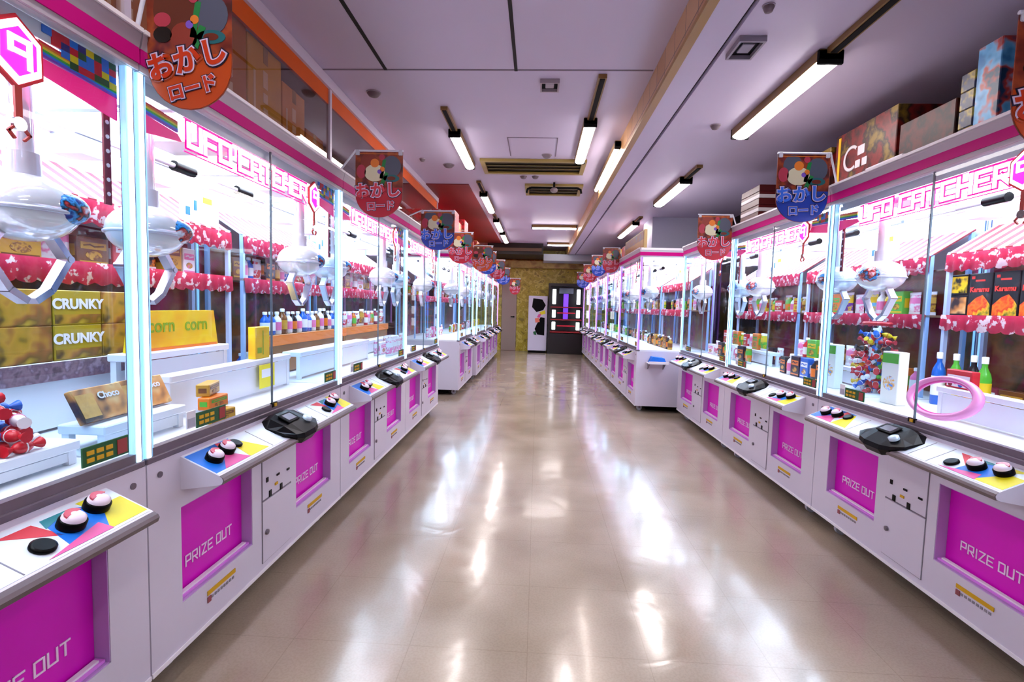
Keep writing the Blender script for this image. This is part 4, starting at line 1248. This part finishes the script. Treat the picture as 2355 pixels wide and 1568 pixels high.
# ------------------------------------------------------------------ hanging banners
bcol = {'orange': '#c04a10', 'red': '#b41c30', 'blue': '#1448b8'}
btxt = {'orange': '#c8380c', 'red': '#d04050', 'blue': '#3a78f0'}
def banner(x0, x1, Y, z0, z1, kind, label, rod_x, rod_y):
    w_ = x1 - x0; h_ = z1 - z0
    t = thing('hanging_banner', label, 'banner', ((x0+x1)/2, Y, z0), 0, 'snack road banners')
    hw = w_/2
    arc = [(-hw*math.cos(a), .36*h_*(1-math.sin(a))) for a in [PI*i/14 for i in range(15)]]
    poly = [(-hw, h_)] + arc + [(hw, h_)]
    MB().prism(poly, 'y', .003, 0).build('board', mottled('banner_art', ['#5a2018', '#7a3020', '#a04a28', '#6c2a30', '#48201c'], 9, .35, 3), t)
    low = [(-hw*math.cos(a)*.985, .36*h_*(1-math.sin(a)*.985)) for a in [PI*i/14 for i in range(15)]]
    MB().prism([(-hw*.985, .46*h_)] + low + [(hw*.985, .46*h_)], 'y', 0, -.0012).build('colour_field', mat('banner_' + kind, bcol[kind], .35), t)
    # painted round sweets
    ar = MB()
    def disc(cx, cz, r, mi, sz=1.0, k=0):
        ar.prism([(cx*hw + r*w_*math.cos(a), cz*h_ + r*w_*sz*math.sin(a)) for a in [2*PI*i/18 for i in range(18)]], 'y', -.0002*k, -.0015-.0006*k, mi)
    def bar(xa, za, xb, zb, t_, mi, k=1):
        ar.stroke([(xa*hw, za*h_), (xb*hw, zb*h_)], t_*w_, -.0015-.0006*k, -.0002, mi)
    disc(.52, .78, .20, 0, 1.1, 0); disc(.52, .60, .17, 1, .45, 1); disc(.52, .60, .09, 7, .45, 2)
    if kind == 'orange':
        disc(-.30, .82, .27, 2, 1.2, 0); disc(-.12, .60, .16, 3, 1, 1); disc(-.62, .62, .11, 4, .8, 1)
        disc(-.62, .74, .10, 5, .8, 1); disc(-.42, .93, .05, 6, .7, 2)
    else:
        disc(-.42, .84, .18, 3 if kind == 'red' else 0, 1.1, 0); disc(-.18, .68, .22, 6, .8, 1); disc(-.18, .83, .09, 8, 1, 2)
        disc(-.75, .70, .10, 5, 1.4, 1)
    bar(.10, .62, .22, .86, .07, 9); bar(.16, .54, .30, .66, .08, 9)
    disc(.12, .92, .06, 5, 1, 2); disc(.14, .74, .05, 8, 1, 2); disc(.02, .70, .045, 10, 1, 2)
    bar(-.92, .97, .92, .97, .012, 8, 1)
    ar.build('candy_artwork', [mat('art_slate', '#50586c', .4), mat('art_teal', '#1c6870', .4), mat('art_brown', '#5e2e22', .4), mat('art_rust', '#8c3a30', .4), mat('art_black', '#0a090c', .4), mat('art_rose', '#b03a50', .4), mat('art_cream', '#d8d8b8', .4), mat('art_deep', '#6a2818', .4), mat('art_orange', '#e08030', .4), mat('art_green', '#1c8444', .4), mat('art_violet', '#7a58c8', .4)], t)
    # lettering: dark outline, white outline, coloured face
    for text, size, zz, xx in (('おかし', w_*.32, .40, -.02), ('ロード', w_*.20, .17, .04)):
        rot = (PI/2, math.radians(-15 if kind == 'orange' else -3), 0)
        font_mesh('lettering', text, size, .0005, mat('letter_navy', '#0c1030', .4), t, size*.13, (xx*w_, -.0025, zz*h_), rot)
        font_mesh('lettering', text, size, .0005, mat('letter_pale', '#d8d0f0', .4), t, size*.085, (xx*w_, -.0040, zz*h_), rot)
        font_mesh('lettering', text, size, .0005, mat('letter_' + kind, btxt[kind], .4), t, size*.035, (xx*w_, -.0055, zz*h_), rot)
    # rod and clips
    rd = MB().tube((-hw*1.02, -.002, h_+.006), (hw*1.02, -.002, h_+.006), .006, 10, 0)
    rd.tube((0 if rod_x is None else rod_x-(x0+x1)/2, rod_y-Y, 2.078-z0), (0 if rod_x is None else (-hw if rod_x < (x0+x1)/2 else hw), 0, h_+.006), .006, 10, 0)
    rd.build('hanging_rod', mat('rod_white', '#d8dcec', .3), t)
    for sx in (-1, 1):
        MB().box(sx*hw*.9-.012, sx*hw*.9+.012, -.008, .006, h_-.02, h_+.012, 0, .003).build('clip', mat('clip_clear', '#c4c8d8', .2), t)
    return t
banner(-1.172, -.915, 1.47, 1.855, 2.20, 'orange', 'largest hanging banner, orange bottom with red Japanese lettering, by the nearest left machines', -1.205, 1.47)
banner(-1.105, -.820, 2.976, 1.808, 2.19, 'red', 'red bottomed hanging banner, second along the left row', -1.20, 2.976)
banner(-1.070, -.765, 4.50, 1.787, 2.13, 'blue', 'blue bottomed hanging banner, third along the left row', -1.20, 4.50)
banner(-1.10, -.80, 6.06, 1.80, 2.17, 'red', 'red bottomed banner at the end of the near left block', -1.20, 6.02)
banner(-1.02, -.70, 7.62, 1.82, 2.20, 'orange', 'small orange bottomed banner over the stepping out left machine', -1.12, 7.62)
banner(-1.03, -.73, 8.60, 1.84, 2.22, 'blue', 'small blue bottomed banner over the step of the far left row', -1.12, 8.60)
banner(-.99, -.68, 10.12, 1.84, 2.22, 'red', 'tiny red banner midway down the far left row', -1.06, 10.12)
banner(-.98, -.66, 11.65, 1.80, 2.18, 'blue', 'tiny blue banner near the far end of the left row', -1.06, 11.65)
banner(-.72, -.45, 12.6, 1.60, 2.0, 'red', 'tiny red banner hanging before the beige door', -1.06, 12.6)
banner(1.415, 1.722, 3.146, 1.853, 2.255, 'blue', 'blue bottomed hanging banner in front of the near right machines', 1.77, 3.146)
banner(1.43, 1.735, 4.669, 1.768, 2.17, 'red', 'red bottomed hanging banner beside the jutting right machine', 1.77, 4.669)
banner(1.42, 1.73, 1.64, 1.812, 2.215, 'orange', 'orange bottomed banner cut off by the right picture edge', 1.77, 1.64)
banner(.98, 1.24, 7.85, 1.86, 2.24, 'red', 'small red banner over the jutting right machine', 1.28, 7.85)
banner(.97, 1.24, 9.38, 1.90, 2.28, 'blue', 'small blue banner over the far right row', 1.28, 9.38)
banner(.96, 1.24, 10.9, 1.86, 2.24, 'red', 'tiny red banner farther down the right row', 1.28, 10.9)
banner(.94, 1.24, 12.42, 1.80, 2.18, 'blue', 'tiny blue banner near the dark cabinet on the right', 1.28, 12.42)

# ------------------------------------------------------------------ boxes on top of the machines
def carton(x, y, z, w_, d_, h_, m, label, rz=0, group=None, tape=True, name='cardboard_carton', cat='carton', band=None, text=None, tm=None):
    """w_ along y world, d_ along x world; printed face towards the aisle"""
    t = thing(name, label, cat, (x, y, z), rz, group)
    MB().box(-d_/2, d_/2, -w_/2, w_/2, 0, h_, 0, .004).build('carton_body', m, t)
    if tape:
        MB().box(-d_/2-.001, d_/2+.001, -.025, .025, h_*.86, h_+.001).build('tape', mat('tape_tan', '#a8905c', .3), t)
    if band:
        MB().box(-d_/2-.002, d_/2+.002, -w_*.42, w_*.42, h_*.2, h_*.5).build('print_band', band, t)
    return t
ZT = 2.0745
card = [mat('cardboard_a', '#e0a43c', .6, noise=.15, nscale=5), mat('cardboard_b', '#c88430', .6, noise=.15, nscale=5), mat('cardboard_c', '#e4bc48', .6, noise=.12, nscale=5)]
faint = mat('carton_print', '#f0e4cc', .6)
ys = .72
specs = [(.42, .70, 0), (.34, .72, 1), (.30, .70, 2), (.28, .72, 1), (.33, .70, 0), (.30, .72, 1), (.36, .70, 2), (.30, .60, 0), (.28, .42, 1)]
ordn = ['outside the picture on the left', 'left of the orange banner', 'just behind the orange banner', 'directly right of the orange banner', 'second right of the orange banner', 'tall one in the middle of the storage row', 'before the stepping down cartons', 'lower one near the first window bar', 'shortest at the end of the storage row']
for i, (w_, h_, ci) in enumerate(specs):
    y = ys + w_/2; ys += w_ + .015
    t = carton(-1.83, y, ZT, w_, .38, h_, card[ci], 'brown carton behind the glass partition, ' + ordn[i], group='cartons behind the glass partition')
    pm = MB()
    pm.box(.191, .192, -.03, .02, h_*.22, h_*.50).box(.191, .192, -.03, .02, h_*.54, h_*.62).box(.191, .192, -.03, .02, h_*.66, h_*.80)
    pm.box(.191, .192, -w_*.36, -w_*.30, h_*.15, h_*.75)
    pm.build('carton_print', faint, t)
# darker cartons further along
for i, y in enumerate((4.6, 5.2)):
    carton(-1.9, y, ZT, .5, .36, .30+.06*i, mat('dark_card', '#8a6840', .6, noise=.2, nscale=5), ['low dark carton behind the glass above the red banner machine', 'dark carton behind the glass over the blue banner', 'dark carton behind the last glass pane'][i], group='dark cartons behind the glass')
# right side piles
redm = mottled('red_case_print', ['#300806', '#5c100c', '#741610', '#200c08', '#7a6018'], 7, .4, 4)
darkm = mottled('dark_case_print', ['#2a0806', '#50120c', '#1c0c0a', '#641a10'], 6, .5, 4)
t = carton(2.37, 3.50, ZT, .62, .50, .50, redm, 'large dark red snack case on top of the right machines, white letters on it', tape=False, name='snack_case', cat='case', rz=0)
MB().torus((-.252, .12, .30), .075, .012, 'x', 20, 6, 0, 1.0, .2, PI*1.3, PI*2.75).build('white_print', mat('case_white', '#c8c0c4', .5), t)
MB().box(-.253, -.25, -.05, .0, .22, .27).box(-.253, -.25, .02, .07, .22, .27).box(-.253, -.25, -.02, .05, .30, .36).build('white_print', MATS['case_white'], t)
MB().box(-.2525, -.25, .25, .275, .02, .48).build('yellow_edge', amber, t)
carton(2.37, 2.96, ZT, .40, .50, .36, darkm, 'second dark case in shade behind the rim of the nearest right machine', tape=False, name='snack_case', cat='case')
for i in range(3):
    carton(2.32, 4.12, ZT+.15*i, .56, .44, .148, [redm, mottled('red_multi', ['#901c20', '#c03030', '#d0a828', '#2c4a20', '#d8d0c8'], 9, .4, 3), darkm][(i+1) % 3], ['lowest', 'middle', 'top'][i] + ' flat red snack case in the pile behind the blue banner', tape=False, name='snack_case', cat='case', group='flat red cases')
for i in range(7):
    carton(2.2, 5.10, ZT+.062*i, .42, .30, .060, stripes_mat('white_wine_stripe', '#e8e4e4', '#5c1418', .06, 2, .4, .55) if i % 2 else mat('wine_flat', '#5a1618', .4), ['white striped', 'wine red'][(i+1) % 2] + ' flat box in the low stack left of the blue banner', tape=False, name='flat_snack_box', cat='box', group='flat boxes left of the blue banner')
navy = mottled('navy_yellow', ['#10142c', '#1c2450', '#b8a030', '#0c0c18'], 12, .4, 3)
for i in range(5):
    carton(2.24, 2.685, ZT+.09*i, .085, .26, .089, navy, 'navy and yellow flat pack stacked beside the light blue case', tape=False, name='flat_snack_box', cat='box', group='navy packs beside the light blue case')
skyc = mottled('sky_case_print', ['#3a8cc8', '#58b0e4', '#78c0ec', '#c04030', '#183c60'], 11, .4, 2)
carton(2.24, 2.56, ZT, .13, .28, .53, skyc, 'tall light blue case standing beside the right edge banner', tape=False, name='snack_case', cat='case')
# paper slip on the fascia rim
t = thing('paper_slip', 'white and blue paper slip lying on the rim of the nearest right machine roof', 'paper', (1.80, 2.75, ZT))
MB().box(-.03, .03, -.14, .14, 0, .03, 0, .003).box(-.031, .031, -.05, .05, .006, .02, 1).build('paper', [white_edge, blue], t)
# things on the far rows
rs = random.Random(21)
redm2 = mottled('red_toy_print', ['#b01824', '#d82838', '#801018', '#e8d0c8'], 10, .4, 3)
for i in range(12):
    y = 7.25 + i*.50
    m_ = [redm2, MATS['red_multi'], redm2, darkm][i % 4]
    carton(-1.36 - rs.uniform(0, .08), y, ZT, .40, .34, rs.uniform(.34, .66) , m_, 'red printed box on top of the far left machines', tape=False, name='snack_case', cat='case', group='red boxes over the far left machines')
for i in range(8):
    y = 8.9 + i*.66
    xx = 1.62
    carton(xx, y, ZT, .40, .30, rs.uniform(.22, .42), [redm2, darkm, MATS['red_multi']][i % 3], 'red printed box on top of the far right machines', tape=False, name='snack_case', cat='case', group='red boxes over the far right machines')
t = thing('framed_picture_box', 'slanted picture box with brown and orange print on the roof of the jutting machine', 'box', (1.33, 7.10, ZT), math.radians(0))
MB().box(-.02, .02, -.68, .68, 0, .24, 0, .004).build('box_frame', mat('frame_tan', '#b09868', .4), t)
MB().box(-.023, -.02, -.65, .65, .12, .22, 0).box(-.023, -.02, -.65, .65, .02, .12, 1).build('box_picture', [mottled('slate_red', ['#5a5a78', '#8a3a30', '#705848'], 12, .4), mat('orange_brown', '#b0741c', .4, noise=.2, nscale=12)], t)

# ------------------------------------------------------------------ far end furniture
t = thing('white_poster_cabinet', 'narrow white cabinet with black and colourful poster standing at the far wall', 'cabinet', (.01, 14.35, 0))
MB().box(-.27, .27, -.12, .35, .06, 1.62, 0, .01).box(-.25, .25, -.10, .33, 0, .06, 1).build('cabinet_body', [mat('cabinet_white', '#cfcbdc', .4), black], t)
pm = MB()
pm.prism([(-.17, 1.30), (-.14, 1.55), (.12, 1.52), (.22, 1.36), (.15, 1.22), (-.04, 1.16)], 'y', -.12, -.1225, 0)
pm.prism([(.08, 1.02), (.20, 1.0), (.20, .50), (.0, .52), (-.08, .68), (-.02, .82)], 'y', -.12, -.1225, 0)
pm.prism([(.04, 1.16), (.20, 1.22), (.22, 1.12), (.08, 1.08)], 'y', -.12, -.123, 1)
pm.prism([(-.08, .98), (.04, 1.0), (.06, .88), (-.06, .86)], 'y', -.12, -.123, 2)
pm.prism([(.02, 1.10), (.10, 1.12), (.06, 1.0), (-.02, 1.02)], 'y', -.12, -.1235, 3)
pm.prism([(-.12, .60), (-.04, .62), (-.02, .50), (-.10, .52)], 'y', -.12, -.1235, 4)
pm.build('poster_print', [black, yellow, mat('salmon_print', '#e07860', .4), pinkp, green], t)
t = thing('dark_cabinet_game', 'tall dark prize cabinet with white lights and red shelves at the aisle end', 'crane game', (.80, 14.33, 0))
b = MB()
b.box(-.50, -.44, -.30, .40, 0, 1.98).box(.44, .50, -.30, .40, 0, 1.98).box(-.44, .44, .36, .40, 0, 1.98).box(-.44, .44, -.30, .36, 1.90, 1.98).box(-.44, .44, -.28, .36, 0, .58)
b.build('cabinet_body', mat('dark_cabinet', '#16100f', .35), t)
for z in (.60, .95, 1.30):
    MB().box(-.44, .44, -.28, .36, z, z+.03).build('shelf', mat('dark_red_shelf', '#8c1218', .4), t)
for sx in (-1, 1):
    for z0, z1 in ((.68, .90), (1.02, 1.24), (1.40, 1.82)):
        MB().box(sx*.34-.05, sx*.34+.05, -.20, -.15, z0, z1, 0, .01).build('light_box', mat('cab_light', '#ffffff', .4, emit='#f0f4ff', strength=2.2), t)
MB().box(-.07, .07, .0, .05, .98, 1.70, 0, .01).build('purple_column', mat('purple_glow', '#7a48d8', .4, emit='#6a38d0', strength=.8), t)
MB().box(-.20, .20, -.10, .0, 1.70, 1.86, 0, .01).build('header_box', mat('cab_grey', '#6a7884', .4), t)
for z in (.80, 1.16):
    MB().box(-.25, .25, -.29, -.285, z-.02, z+.01).build('red_strip', red, t)
